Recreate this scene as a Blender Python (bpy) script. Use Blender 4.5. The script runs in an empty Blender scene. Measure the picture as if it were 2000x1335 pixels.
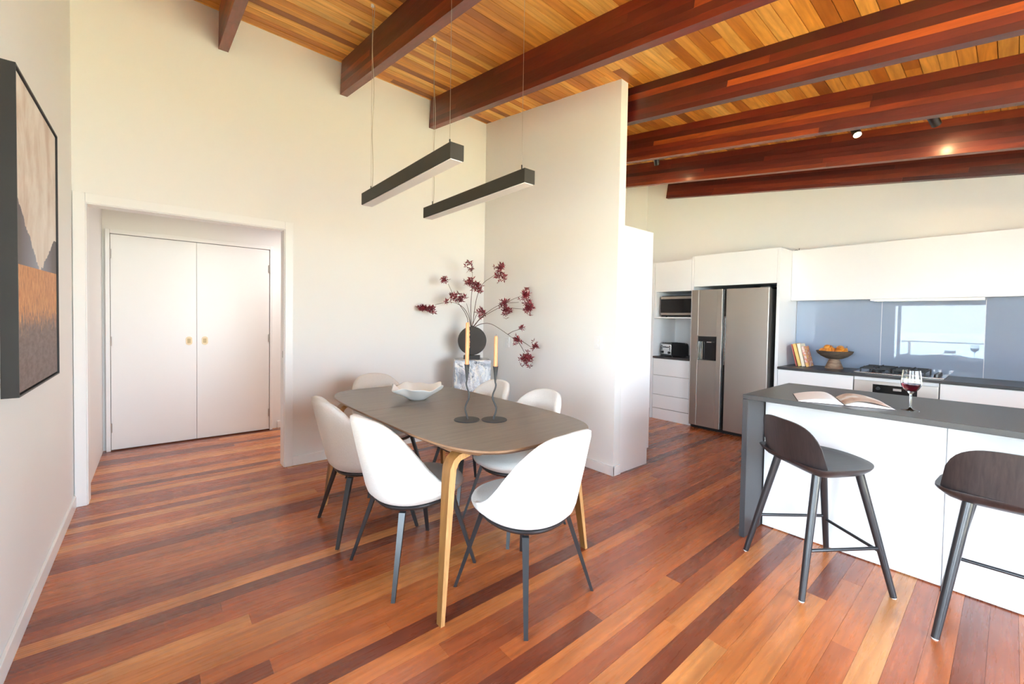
import bpy, bmesh, math, random
from mathutils import Vector, Matrix, Euler
random.seed(7)
PI = math.pi
S = bpy.context.scene
COL = S.collection

# ------------------------------------------------------------------ camera
cam_d = bpy.data.cameras.new('camera'); cam = bpy.data.objects.new('camera', cam_d); COL.objects.link(cam)
yaw, pitch, roll = math.radians(40.102), math.radians(1.388), math.radians(.955)
fw = Vector((math.sin(yaw)*math.cos(pitch), math.cos(yaw)*math.cos(pitch), -math.sin(pitch)))
rt = Vector((math.cos(yaw), -math.sin(yaw), 0)); up = rt.cross(fw)
R2 = rt*math.cos(roll) + up*math.sin(roll); U2 = -rt*math.sin(roll) + up*math.cos(roll)
cam.matrix_world = Matrix(((R2.x, U2.x, -fw.x, 0), (R2.y, U2.y, -fw.y, 0), (R2.z, U2.z, -fw.z, 1.37), (0, 0, 0, 1)))
cam_d.sensor_width = 36; cam_d.lens = 14.828; cam_d.shift_y = -.01205; cam_d.clip_start = .05; cam_d.clip_end = 500
S.camera = cam

# ------------------------------------------------------------------ sky, light, exposure
W = bpy.data.worlds.new('sky'); S.world = W; W.use_nodes = True
wn = W.node_tree; wn.nodes.clear()
wo = wn.nodes.new('ShaderNodeOutputWorld'); wb = wn.nodes.new('ShaderNodeBackground')
wg = wn.nodes.new('ShaderNodeTexCoord'); wsx = wn.nodes.new('ShaderNodeSeparateXYZ'); wr = wn.nodes.new('ShaderNodeValToRGB')
wn.links.new(wg.outputs['Generated'], wsx.inputs[0]); wn.links.new(wsx.outputs[2], wr.inputs[0])
wr.color_ramp.elements[0].color = (.78, .91, 1, 1); wr.color_ramp.elements[0].position = 0.0
wr.color_ramp.elements[1].color = (.50, .74, 1, 1); wr.color_ramp.elements[1].position = .8
wn.links.new(wr.outputs[0], wb.inputs[0]); wb.inputs[1].default_value = 10.5
wn.links.new(wb.outputs[0], wo.inputs[0])
S.view_settings.view_transform = 'Standard'; S.view_settings.look = 'None'
S.view_settings.gamma = 1; S.view_settings.use_curve_mapping = False
S.view_settings.exposure = 0.95
S.cycles.max_bounces = 10; S.cycles.diffuse_bounces = 6; S.cycles.glossy_bounces = 4
S.cycles.transmission_bounces = 8; S.cycles.transparent_max_bounces = 12
S.cycles.caustics_reflective = False; S.cycles.caustics_refractive = False
S.cycles.use_denoising = True; S.cycles.sample_clamp_indirect = 8

def portal(loc, size, rot):                      # sky light guided through a window opening
    d = bpy.data.lights.new('window_portal', 'AREA'); d.shape = 'RECTANGLE'; d.size, d.size_y = size
    d.cycles.is_portal = True
    o = bpy.data.objects.new('window_portal', d); o.location = loc; o.rotation_euler = rot; COL.objects.link(o)
portal((6.20, -1.70, 1.30), (1.40, 2.00), (PI/2, 0, PI/2))
portal((-.60, .30, 2.425), (1.10, .75), (PI/2, 0, -PI/2))
portal((-.60, 1.02, 1.13), (1.44, 1.46), (PI/2, 0, -PI/2))
portal((-.60, -1.275, 1.29), (2.05, 2.42), (PI/2, 0, -PI/2))
portal((1.95, -2.75, 1.38), (3.10, 2.56), (PI/2, 0, 0))
sun_d = bpy.data.lights.new('sun', 'SUN'); sun_d.energy = 75; sun_d.color = (1, .98, .95); sun_d.angle = .01    # high sun behind the house: lights only the garden and deck
sun = bpy.data.objects.new('sun', sun_d); COL.objects.link(sun); sun.rotation_euler = (math.radians(-33), 0, 0)

# ------------------------------------------------------------------ materials
def srgb(r, g, b):
    f = lambda c: (c/255/12.92) if c/255 <= .04045 else ((c/255+.055)/1.055)**2.4
    return (f(r), f(g), f(b), 1)
class NT:
    def __init__(s, name):
        s.m = bpy.data.materials.new(name); s.m.use_nodes = True; s.t = s.m.node_tree
        s.b = s.t.nodes['Principled BSDF']
    def n(s, k, **kw):
        x = s.t.nodes.new(k)
        for a, v in kw.items(): setattr(x, a, v)
        return x
    def l(s, a, b): s.t.links.new(a, b)
    def put(s, sock, v):
        if hasattr(v, 'is_linked') or hasattr(v, 'links'): s.l(v, sock)
        else: sock.default_value = v
    def math(s, op, a, b=0, c=None):
        x = s.n('ShaderNodeMath', operation=op); s.put(x.inputs[0], a); s.put(x.inputs[1], b)
        if c is not None: s.put(x.inputs[2], c)
        return x.outputs[0]
    def mix(s, f, a, b, mode='MIX'):
        x = s.n('ShaderNodeMix', data_type='RGBA', blend_type=mode)
        s.put(x.inputs[0], f); s.put(x.inputs[6], a); s.put(x.inputs[7], b); return x.outputs[2]
    def noise(s, vec, scale, detail=3, rough=.5, dist=0):
        x = s.n('ShaderNodeTexNoise'); s.l(vec, x.inputs[0]) if vec else None
        x.inputs['Scale'].default_value = scale; x.inputs['Detail'].default_value = detail
        x.inputs['Roughness'].default_value = rough; x.inputs['Distortion'].default_value = dist; return x.outputs[0]
    def ramp(s, f, pts, interp='LINEAR'):
        x = s.n('ShaderNodeValToRGB'); s.l(f, x.inputs[0]); r = x.color_ramp; r.interpolation = interp
        while len(r.elements) < len(pts): r.elements.new(.5)
        for e, (p, c) in zip(r.elements, pts): e.position = p; e.color = c
        return x.outputs[0]
    def mapv(s, vec, scale=(1, 1, 1), loc=(0, 0, 0)):
        x = s.n('ShaderNodeMapping'); s.l(vec, x.inputs[0]); s.put(x.inputs['Scale'], scale); s.put(x.inputs['Location'], loc)
        return x.outputs[0]
    def pos(s): return s.n('ShaderNodeNewGeometry').outputs['Position']
    def obj(s): return s.n('ShaderNodeTexCoord').outputs['Object']
    def bump(s, h, strength=.2, dist=.01):
        x = s.n('ShaderNodeBump'); x.inputs['Strength'].default_value = strength; x.inputs['Distance'].default_value = dist
        s.l(h, x.inputs['Height']); s.l(x.outputs[0], s.b.inputs['Normal'])
    def base(s, c): s.put(s.b.inputs['Base Color'], c)
    def r(s, v): s.put(s.b.inputs['Roughness'], v)

def plain(name, c, rough=.5, metal=0, coat=0, spec=None, ior=None):
    k = NT(name); k.base(c); k.r(rough); k.b.inputs['Metallic'].default_value = metal
    k.b.inputs['Coat Weight'].default_value = coat
    if spec is not None: k.b.inputs['Specular IOR Level'].default_value = spec
    if ior: k.b.inputs['IOR'].default_value = ior
    return k.m

def paint(name, c, rough=.6, bump=.03):
    k = NT(name); n = k.noise(k.pos(), 220, 2); k.base(k.mix(k.math('MULTIPLY', n, .04), c, (.6, .6, .58, 1)))
    k.r(rough); k.bump(n, bump, .002); return k.m

def boards_mat(name, ramp_pts, grain_dark, rough, along='x', coat=0, gscale=1., knot=.0, emb=.05, gs=1.):
    """wood whose tone changes from board to board (object random) with grain along the board"""
    k = NT(name); rnd = k.n('ShaderNodeObjectInfo').outputs['Random']
    off = k.n('ShaderNodeCombineXYZ'); k.l(k.math('MULTIPLY', rnd, 37.), off.inputs[0]); k.l(k.math('MULTIPLY', rnd, 91.), off.inputs[1]); k.l(k.math('MULTIPLY', rnd, 13.), off.inputs[2])
    sc = {'x': (1.1, 17, 17), 'y': (17, 1.1, 17), 'z': (17, 17, 1.1)}[along]
    v = k.mapv(k.pos(), tuple(a*gscale for a in sc), off.outputs[0])
    g1 = k.noise(v, 1.6, 5, .62, .9); g2 = k.noise(v, 4.5, 3, .5)
    lo = {'x': (.7, 3.2, 3.2), 'y': (3.2, .7, 3.2), 'z': (3.2, 3.2, .7)}[along]
    g3 = k.noise(k.mapv(k.pos(), lo, off.outputs[0]), 1.4, 3, .6, 1.5)
    c = k.ramp(rnd, ramp_pts)
    f = k.math('MULTIPLY', k.ramp(g1, [(.38, (1, 1, 1, 1)), (.62, (0, 0, 0, 1))]), .45*gs)
    c = k.mix(f, c, grain_dark, 'MIX')
    c = k.mix(k.math('MULTIPLY', g2, .35*gs), c, grain_dark, 'MULTIPLY')
    lt = k.ramp(g3, [(.35, (.78, .76, .74, 1)), (.65, (1.12, 1.12, 1.12, 1))])
    c = k.mix(1., c, lt, 'MULTIPLY')
    if knot:
        wv = k.n('ShaderNodeTexWave', wave_type='RINGS'); k.l(k.mapv(k.pos(), lo, off.outputs[0]), wv.inputs[0])
        wv.inputs['Scale'].default_value = 2.2; wv.inputs['Distortion'].default_value = 6; wv.inputs['Detail'].default_value = 2
        c = k.mix(k.math('MULTIPLY', k.math('POWER', wv.outputs[1], 4), knot), c, grain_dark)
    k.base(c); k.r(k.math('ADD', k.math('MULTIPLY', g2, .12), rough)); k.bump(g2, emb, .003)
    if coat: k.b.inputs['Coat Weight'].default_value = coat; k.b.inputs['Coat Roughness'].default_value = .22
    return k.m

M = {}
M['wall'] = paint('wall_paint', (.86, .855, .84, 1), .65)
M['trim'] = paint('trim_paint', (.88, .88, .87, 1), .35, .01)
M['hall'] = paint('hall_paint', (.86, .85, .84, 1), .6)
M['cab'] = plain('cabinet_lacquer', (.90, .895, .90, 1), .28)
M['floor'] = boards_mat('floor_timber', [(0, srgb(104, 50, 33)), (.1, srgb(132, 65, 40)), (.28, srgb(168, 86, 47)), (.6, srgb(192, 105, 54)), (.84, srgb(210, 124, 64)), (.95, srgb(222, 144, 80)), (1, srgb(228, 156, 92))],
                        srgb(124, 58, 36), .22, 'x', coat=.25, knot=.16, gs=.5, emb=.012)
M['ceil'] = boards_mat('cedar_lining', [(0, srgb(150, 86, 34)), (.15, srgb(196, 122, 46)), (.55, srgb(234, 162, 66)), (.85, srgb(248, 186, 88)), (1, srgb(254, 204, 110))],
                       srgb(150, 84, 34), .42, 'x', knot=.2, gs=.55)
M['beam'] = boards_mat('beam_hardwood', [(0, srgb(64, 11, 4)), (.35, srgb(90, 20, 6)), (.7, srgb(116, 34, 9)), (.9, srgb(140, 54, 14)), (1, srgb(166, 76, 22))],
                       srgb(80, 16, 8), .42, 'y', gscale=.8, coat=.35, gs=.8)
def table_top():
    k = NT('table_veneer'); v = k.mapv(k.pos(), (1.2, 26, 26)); g = k.noise(v, 2.2, 5, .6, .5)
    k.base(k.ramp(g, [(.3, srgb(108, 95, 84)), (.7, srgb(130, 116, 103))])); k.r(.33); k.bump(g, .05, .002); return k.m
M['table'] = table_top()
M['table_edge'] = plain('table_edge_wood', srgb(128, 96, 72), .4)
def oak(name, a, b, sc=(14, 14, 1.3)):
    k = NT(name); g = k.noise(k.mapv(k.obj(), sc), 3, 5, .6, .6); k.base(k.ramp(g, [(.3, a), (.7, b)])); k.r(.38); return k.m
M['oak'] = oak('bent_oak', srgb(112, 74, 36), srgb(142, 98, 52))
M['oak_edge'] = oak('bent_oak_edge', srgb(168, 118, 66), srgb(206, 158, 104), (40, 40, 2))
M['stool'] = oak('dark_stained_oak', srgb(34, 28, 28), srgb(56, 46, 45), (3, 26, 3))
M['stool_leg'] = plain('dark_stained_leg', srgb(40, 38, 40), .28, spec=.6)
M['stool_edge'] = plain('dark_ply_edge', srgb(74, 60, 54), .4)
def boucle():
    k = NT('cream_boucle'); n = k.noise(k.obj(), 170, 3, .7); n2 = k.noise(k.obj(), 60, 2)
    k.base(k.mix(n, (.70, .66, .61, 1), (.85, .82, .78, 1))); k.r(.95); k.bump(k.math('ADD', n, k.math('MULTIPLY', n2, .5)), .55, .004)
    k.b.inputs['Sheen Weight'].default_value = .25; return k.m
M['boucle'] = boucle()
M['black'] = plain('matt_black', (.012, .012, .013, 1), .45)
M['chair_metal'] = plain('chair_black_metal', (.022, .022, .024, 1), .32, spec=.7)
M['iron'] = plain('cast_iron', (.03, .03, .032, 1), .5)
M['lamp_black'] = plain('lamp_powdercoat', (.017, .015, .010, 1), .6)
M['diffuser'] = plain('lamp_diffuser', (.82, .80, .79, 1), .4)
M['cable'] = plain('steel_cable', (.55, .53, .5, 1), .3, metal=.9)
M['cord'] = plain('clear_cord', (.45, .42, .36, 1), .4)
M['steel'] = plain('brushed_steel', (.60, .56, .52, 1), .34, metal=1)
M['steel_hi'] = plain('polished_steel', (.72, .70, .68, 1), .18, metal=1)
M['fridge'] = (lambda k: (k.base((.50, .46, .42, 1)), k.b.inputs['Metallic'].__setattr__('default_value', .92), k.r(k.math('ADD', k.math('MULTIPLY', k.noise(k.mapv(k.obj(), (1, 1, 90)), 5, 2), .08), .36)), k.m)[3])(NT('fridge_steel'))
M['blackglass'] = plain('black_glass', (.01, .01, .011, 1), .12)
M['stone'] = (lambda k: (k.base(k.mix(k.noise(k.pos(), 300, 3), srgb(52, 50, 52), srgb(72, 70, 71))), k.r(.36), k.b.inputs['Specular IOR Level'].__setattr__('default_value', .35), k.m)[3])(NT('dark_stone_benchtop'))
def splash():
    k = NT('back_painted_glass'); k.base(srgb(154, 167, 188)); k.r(.012); k.b.inputs['IOR'].default_value = 1.47; return k.m
M['splash'] = splash()
def winglass():
    k = NT('window_glass'); t = k.t; t.nodes.remove(k.b); o = [n for n in t.nodes if n.type == 'OUTPUT_MATERIAL'][0]
    tr = k.n('ShaderNodeBsdfTransparent'); gl = k.n('ShaderNodeBsdfGlossy'); gl.inputs['Roughness'].default_value = .0
    fr = k.n('ShaderNodeFresnel'); fr.inputs[0].default_value = 1.45; mx = k.n('ShaderNodeMixShader')
    k.l(fr.outputs[0], mx.inputs[0]); k.l(tr.outputs[0], mx.inputs[1]); k.l(gl.outputs[0], mx.inputs[2]); k.l(mx.outputs[0], o.inputs[0]); return k.m
M['pane'] = winglass()
def glass(name, col=(1, 1, 1, 1), ior=1.45):
    k = NT(name); k.base(col); k.r(0.0); k.b.inputs['Transmission Weight'].default_value = 1; k.b.inputs['IOR'].default_value = ior; return k.m
M['glass'] = glass('clear_glass')
M['wine'] = glass('red_wine', (.10, .003, .012, 1), 1.34)
def marble():
    k = NT('raw_marble'); p = k.obj(); n = k.noise(p, 5, 8, .68, 1.2); n2 = k.noise(p, 16, 6, .7, .6)
    c = k.ramp(n, [(.3, srgb(96, 104, 122)), (.45, srgb(168, 176, 188)), (.56, srgb(214, 218, 224)), (.66, srgb(240, 238, 234))])
    c = k.mix(k.ramp(n2, [(.34, (1, 1, 1, 1)), (.44, (0, 0, 0, 1))]), c, srgb(92, 96, 110))
    v = k.n('ShaderNodeTexVoronoi', feature='DISTANCE_TO_EDGE'); k.l(p, v.inputs[0]); v.inputs['Scale'].default_value = 3.2
    c = k.mix(k.ramp(k.noise(p, 2.2, 6, .6, 2.5), [(.49, (0, 0, 0, 1)), (.52, (.9, .9, .9, 1)), (.55, (0, 0, 0, 1))]), c, srgb(240, 236, 226))
    k.base(c); k.r(.45); k.bump(n2, .5, .01); return k.m
M['marble'] = marble()
M['vase'] = plain('dark_ceramic', srgb(60, 56, 54), .75)
M['twig'] = plain('twig_bark', srgb(84, 62, 50), .8)
def leafm():
    k = NT('burgundy_leaf'); k.base(k.ramp(k.noise(k.obj(), 40, 2), [(.35, srgb(88, 16, 26)), (.65, srgb(146, 36, 52))])); k.r(.5); return k.m
M['leaf'] = leafm()
M['ceramic'] = plain('white_ceramic', (.86, .85, .82, 1), .4)
M['wax'] = (lambda k: (k.base(srgb(206, 134, 88)), k.r(.4), k.b.inputs['Subsurface Weight'].__setattr__('default_value', .0), k.m)[3])(NT('peach_wax'))
M['brass'] = plain('pale_brass', (.80, .66, .40, 1), .35)
M['brass_shade'] = plain('brass_recess_shade', (.55, .42, .20, 1), .4)  # darker brass, the shade of the pull's recess put into the colour
M['hinge'] = plain('hinge_steel', (.5, .47, .44, 1), .35, metal=.8)
M['plastic'] = plain('white_switch', (.84, .84, .84, 1), .3)
M['gap_shade'] = plain('painted_gap_shade', (.30, .28, .26, 1), .7)  # grey painted in as shade for the door and drawer gaps
M['gap'] = plain('dark_gap', (.015, .013, .012, 1), .7)
M['page'] = plain('book_page', (.92, .91, .90, 1), .6)
def pagepic():
    k = NT('printed_page'); n = k.noise(k.obj(), 9, 4, .6); k.base(k.ramp(n, [(.42, (.84, .82, .80, 1)), (.56, srgb(206, 182, 164)), (.7, srgb(176, 132, 108))])); k.r(.4); return k.m
M['pagepic'] = pagepic()
M['cover'] = plain('dark_book_cover', srgb(70, 44, 40), .5)
def clay(name, a, b):
    k = NT(name); n = k.noise(k.mapv(k.obj(), (1, 1, 5)), 9, 5, .65); k.base(k.ramp(n, [(.35, a), (.65, b)])); k.r(.7); k.bump(n, .3, .006); return k.m
M['clay_dark'] = clay('worn_bowl_wood', srgb(70, 58, 50), srgb(112, 94, 78))
M['clay'] = clay('worn_foot_wood', srgb(126, 98, 80), srgb(172, 146, 122))
def pear():
    k = NT('pear_skin'); n = k.noise(k.obj(), 14, 3); k.base(k.ramp(n, [(.4, srgb(214, 128, 40)), (.6, srgb(236, 164, 66))])); k.r(.42); return k.m
M['pear'] = pear()
M['spine_red'] = plain('red_cover', srgb(176, 84, 72), .5)
M['spine_yellow'] = plain('yellow_cover', srgb(240, 200, 120), .5)
M['spine_cream'] = plain('cream_cover', srgb(246, 232, 206), .5)
M['spine_pink'] = (lambda k: (k.base(k.ramp(k.noise(k.obj(), 28, 2), [(.4, srgb(238, 214, 200)), (.5, srgb(214, 120, 110)), (.62, srgb(240, 190, 110))])), k.r(.5), k.m)[2])(NT('patterned_cover'))
M['deck'] = boards_mat('deck_timber', [(0, srgb(176, 158, 132)), (1, srgb(206, 190, 162))], srgb(120, 110, 100), .6, 'y')
def grassm():
    k = NT('dry_lawn'); k.base(k.ramp(k.noise(k.pos(), .6, 5), [(.3, srgb(178, 166, 126)), (.7, srgb(200, 188, 150))])); k.r(.9); return k.m
M['lawn'] = grassm()
M['sea'] = plain('sea_water', srgb(170, 190, 200), .3)
def glow(name, c, s):
    k = NT(name); k.base((0, 0, 0, 1)); k.b.inputs['Emission Color'].default_value = c; k.b.inputs['Emission Strength'].default_value = s; return k.m
M['lamp_on'] = glow('warm_lamp_face', (1, .72, .38, 1), 60)
M['hall_fill_on'] = glow('hall_fill_face', (1, .93, .86, 1), 3)

def painting():
    k = NT('landscape_print'); p = k.obj(); s = k.n('ShaderNodeSeparateXYZ'); k.l(p, s.inputs[0])
    u = k.math('DIVIDE', s.outputs[1], .81); v = k.math('SUBTRACT', 1., k.math('DIVIDE', s.outputs[2], 1.25))  # v from the top
    sk = k.noise(k.mapv(p, (1, 1.6, .9)), 2.6, 5, .6, .4)
    sky = k.ramp(sk, [(.36, srgb(204, 182, 168)), (.5, srgb(224, 212, 202)), (.68, srgb(240, 232, 224))])
    jag = k.math('MULTIPLY', k.math('SUBTRACT', k.noise(k.mapv(p, (1, 7, 3)), 3, 6, .65), .5), .07)
    left = k.math('ADD', k.math('ADD', .375, k.math('MULTIPLY', u, .42)), jag)            # height of the left ridge
    right = k.math('ADD', k.math('SUBTRACT', .80, k.math('MULTIPLY', u, .36)), jag)
    right = k.math('MAXIMUM', right, .45)
    ridge = k.math('MINIMUM', left, right)
    mt = k.math('MULTIPLY', k.math('GREATER_THAN', v, ridge), 1.)
    mcol = k.mix(k.math('MULTIPLY', k.math('ABSOLUTE', k.math('SUBTRACT', u, .5)), 2.4), srgb(140, 146, 166), srgb(84, 74, 80))
    c = k.mix(mt, sky, mcol)
    fn = k.noise(k.mapv(p, (1, 14, 5)), 4, 6, .7, .4)
    field = k.ramp(fn, [(.3, srgb(150, 96, 58)), (.5, srgb(196, 134, 84)), (.7, srgb(220, 166, 112))])
    low = k.ramp(k.noise(k.mapv(p, (1, 5, 14)), 3, 5, .6), [(.3, srgb(96, 80, 80)), (.7, srgb(130, 112, 110))])
    edge = k.math('ADD', .74, k.math('MULTIPLY', k.math('SUBTRACT', fn, .5), .35))
    fl = k.math('DIVIDE', k.math('SUBTRACT', v, edge), .06)
    x = k.n('ShaderNodeClamp'); k.l(fl, x.inputs[0])
    gr = k.mix(x.outputs[0], field, low)
    isg = k.math('GREATER_THAN', v, k.math('SUBTRACT', .60, k.math('MULTIPLY', u, .014)))
    k.base(k.mix(isg, c, gr)); k.r(.55); return k.m
M['painting'] = painting()

# ------------------------------------------------------------------ mesh helpers
class MB:
    def __init__(s): s.b = bmesh.new(); s.mi = 0
    def _tag(s, faces):
        for f in faces: f.material_index = s.mi
    def box(s, a, b, bev=0):
        (x0, y0, z0), (x1, y1, z1) = a, b
        m = Matrix.Translation(((x0+x1)/2, (y0+y1)/2, (z0+z1)/2)) @ Matrix.Diagonal((abs(x1-x0), abs(y1-y0), abs(z1-z0), 1))
        r = bmesh.ops.create_cube(s.b, size=1, matrix=m)
        fs = set(f for v in r['verts'] for f in v.link_faces); s._tag(fs)
        if bev:
            es = list(set(e for v in r['verts'] for e in v.link_edges))
            q = bmesh.ops.bevel(s.b, geom=es, offset=bev, segments=2, affect='EDGES', profile=.5); s._tag(q['faces'])
        return s
    def hexa(s, P):      # eight corners, bottom four then top four
        v = [s.b.verts.new(p) for p in P]
        for f in ((3, 2, 1, 0), (4, 5, 6, 7), (0, 1, 5, 4), (1, 2, 6, 5), (2, 3, 7, 6), (3, 0, 4, 7)):
            s._tag([s.b.faces.new([v[i] for i in f])])
        return s
    def tube(s, pts, r, n=10, caps=True):
        pts = [Vector(p) for p in pts]; rr = r if isinstance(r, (list, tuple)) else [r]*len(pts)
        rings = []; prev = None
        for i, p in enumerate(pts):
            d = (pts[min(i+1, len(pts)-1)] - pts[max(i-1, 0)]).normalized()
            if prev is None:
                a = Vector((0, 0, 1)) if abs(d.z) < .9 else Vector((1, 0, 0)); u = d.cross(a).normalized()
            else: u = (prev - d*prev.dot(d)).normalized()
            prev = u; w = d.cross(u)
            rings.append([s.b.verts.new(p + (u*math.cos(2*PI*k/n) + w*math.sin(2*PI*k/n))*rr[i]) for k in range(n)])
        for a, b in zip(rings, rings[1:]):
            for k in range(n): s._tag([s.b.faces.new((a[k], a[(k+1) % n], b[(k+1) % n], b[k]))])
        if caps: s._tag([s.b.faces.new(rings[0][::-1]), s.b.faces.new(rings[-1])])
        return s
    def rings(s, R, closed=False, cap0=True, cap1=True):      # loft between rings of equal length
        R = [[s.b.verts.new(p) for p in r] for r in R]; n = len(R[0])
        prs = list(zip(R, R[1:])) + ([(R[-1], R[0])] if closed else [])
        for a, b in prs:
            for k in range(n): s._tag([s.b.faces.new((a[k], a[(k+1) % n], b[(k+1) % n], b[k]))])
        if not closed:
            if cap0: s._tag([s.b.faces.new(R[0][::-1])])
            if cap1: s._tag([s.b.faces.new(R[-1])])
        return s
    def lathe(s, prof, c=(0, 0, 0), n=32, sx=1, sy=1, cap0=True, cap1=True):
        return s.rings([[(c[0]+r*sx*math.cos(2*PI*k/n), c[1]+r*sy*math.sin(2*PI*k/n), c[2]+z) for k in range(n)] for r, z in prof], cap0=cap0, cap1=cap1)
    def prism(s, pts, z0, z1, bev=0):
        n = len(pts); a = [s.b.verts.new((x, y, z0)) for x, y in pts]; b = [s.b.verts.new((x, y, z1)) for x, y in pts]
        fs = [s.b.faces.new(a[::-1]), s.b.faces.new(b)] + [s.b.faces.new((a[k], a[(k+1) % n], b[(k+1) % n], b[k])) for k in range(n)]
        s._tag(fs)
        if bev:
            es = list(fs[0].edges) + list(fs[1].edges)
            q = bmesh.ops.bevel(s.b, geom=es, offset=bev, segments=2, affect='EDGES', profile=.5); s._tag(q['faces'])
        return s
    def xf(s, m): bmesh.ops.transform(s.b, matrix=m, verts=s.b.verts); return s

def ob(name, mb, mats, parent=None, smooth=False, world=False, sub=0, label=None, sharp=None, origin=None):
    me = bpy.data.meshes.new(name)
    bmesh.ops.recalc_face_normals(mb.b, faces=mb.b.faces)
    if origin is not None: bmesh.ops.translate(mb.b, vec=-Vector(origin), verts=mb.b.verts)
    elif world and parent is not None:
        off, q = Vector((0, 0, 0)), parent
        while q is not None: off += Vector(q.location); q = q.parent
        bmesh.ops.translate(mb.b, vec=-off, verts=mb.b.verts)
    mb.b.to_mesh(me); mb.b.free()
    for m in (mats if isinstance(mats, (list, tuple)) else [mats]): me.materials.append(m)
    if smooth:
        me.polygons.foreach_set('use_smooth', [True]*len(me.polygons))
        if smooth != 'all': me.set_sharp_from_angle(angle=math.radians(sharp or 40))
    o = bpy.data.objects.new(name, me); COL.objects.link(o)
    if origin is not None: o.location = origin
    if parent is not None: o.parent = parent
    if sub:
        md = o.modifiers.new('subdivision', 'SUBSURF'); md.levels = sub; md.render_levels = sub
    if label: o['label'] = label
    return o
def tag(o, label, cat, group=None, kind=None):
    o['label'] = label
    if cat: o['category'] = cat
    if group: o['group'] = group
    if kind: o['kind'] = kind
    return o
def T(name, label, cat, loc=(0, 0, 0), rz=0, group=None, kind=None):
    o = bpy.data.objects.new(name, None); COL.objects.link(o); o.location = loc; o.rotation_euler = (0, 0, rz); o.empty_display_size = .1
    return tag(o, label, cat, group, kind)
def copy_tree(o, parent=None):
    c = o.copy(); COL.objects.link(c); c.parent = parent
    for ch in [x for x in bpy.data.objects if x.parent == o]: copy_tree(ch, c)
    return c

# ------------------------------------------------------------------ room shell
XL, YA, XS, YS, XB, YF = -.449, 4.214, 3.085, 2.244, 6.02, -2.6
def zc(x, y): return 3.836 - .028*x + .143*(y-4.209)
def zb(x, y): return zc(x, y) - .306
def wallbox(mb, x0, x1, y0, y1, z0=0, z1=None, e=.03):
    if z1 is not None: return mb.box((x0, y0, z0), (x1, y1, z1))
    return mb.hexa([(x0, y0, z0), (x1, y0, z0), (x1, y1, z0), (x0, y1, z0)] +
                   [(x, y, zc(x, y)+e) for x, y in ((x0, y0), (x1, y0), (x1, y1), (x0, y1))])
def structure(o, label, cat=None): o['kind'] = 'structure'; o['label'] = label; return o

m = MB(); t = .15                                            # left wall with two window openings and the added high strip
wallbox(m, XL-t, XL, 1.74, YA+.12); wallbox(m, XL-t, XL, -.25, .30, 0, 2.05); wallbox(m, XL-t, XL, YF-.15, -2.3)
wallbox(m, XL-t, XL, .30, 1.74, 0, .40); wallbox(m, XL-t, XL, -2.3, -.25, 0, .08)
wallbox(m, XL-t, XL, .30, 1.74, 1.86, 2.05); wallbox(m, XL-t, XL, -.25, .85, 2.80); wallbox(m, XL-t, XL, .85, 1.74, 2.05); wallbox(m, XL-t, XL, -2.3, -.25, 2.50)
structure(ob('wall_left', m, M['wall']), 'white painted wall with the framed landscape picture')
OX0, OX1, OZ = -.376, .871, 2.132
m = MB(); wallbox(m, XL, OX0-.02, YA, YA+.11); wallbox(m, OX1+.02, XS+.0, YA, YA+.11); wallbox(m, OX0-.02, OX1+.02, YA, YA+.11, OZ+.02)
structure(ob('wall_back', m, M['wall']), 'tall white wall with the wide opening to the hall, behind the dining table')
m = MB(); wallbox(m, XS, XS+.095, YS, YA+.11)
structure(ob('wall_partition', m, M['wall']), 'white partition wall ending beside the kitchen, right of the vase')
m = MB(); wallbox(m, XS+.095, XB, 3.83, 3.95)
structure(ob('wall_kitchen_end', m, M['wall']), 'white wall closing the far end of the kitchen')
m = MB(); wallbox(m, XB, XB+.12, -1.0, 3.95); wallbox(m, XB, XB+.12, YF-.15, -2.4); wallbox(m, XB, XB+.12, -2.4, -1.0, 0, .3); wallbox(m, XB, XB+.12, -2.4, -1.0, 2.3)
structure(ob('wall_right', m, M['wall']), 'white wall above the kitchen cupboards')
m = MB(); wallbox(m, XL, .4, YF-.15, YF); wallbox(m, 3.5, XB, YF-.15, YF); wallbox(m, .4, 3.5, YF-.15, YF, 2.64); wallbox(m, .4, 3.5, YF-.15, YF, 0, .1)
structure(ob('wall_front', m, M['wall']), 'window wall behind the viewer')
# hall
m = MB(); m.box((-.55, 5.76, 0), (-.385, 5.88, 2.6)); m.box((1.06, 5.76, 0), (3.0, 5.88, 2.6)); m.box((-.385, 5.76, 2.17), (1.06, 5.88, 2.6))
structure(ob('wall_hall_back', m, M['hall']), 'white hall wall around the double cupboard doors')
m = MB(); m.box((-.55, YA+.11, 0), (-.41, 5.76, 2.6)); structure(ob('wall_hall_left', m, M['hall']), 'short white wall on the left side of the hall')
m = MB(); m.box((2.9, YA+.11, 0), (3.0, 5.76, 2.6)); structure(ob('wall_hall_right', m, M['hall']), 'white wall at the right end of the hall')
m = MB(); m.box((-.55, YA+.11, 2.45), (3.0, 5.88, 2.6)); structure(ob('ceiling_hall', m, M['hall']), 'flat white hall ceiling')

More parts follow.
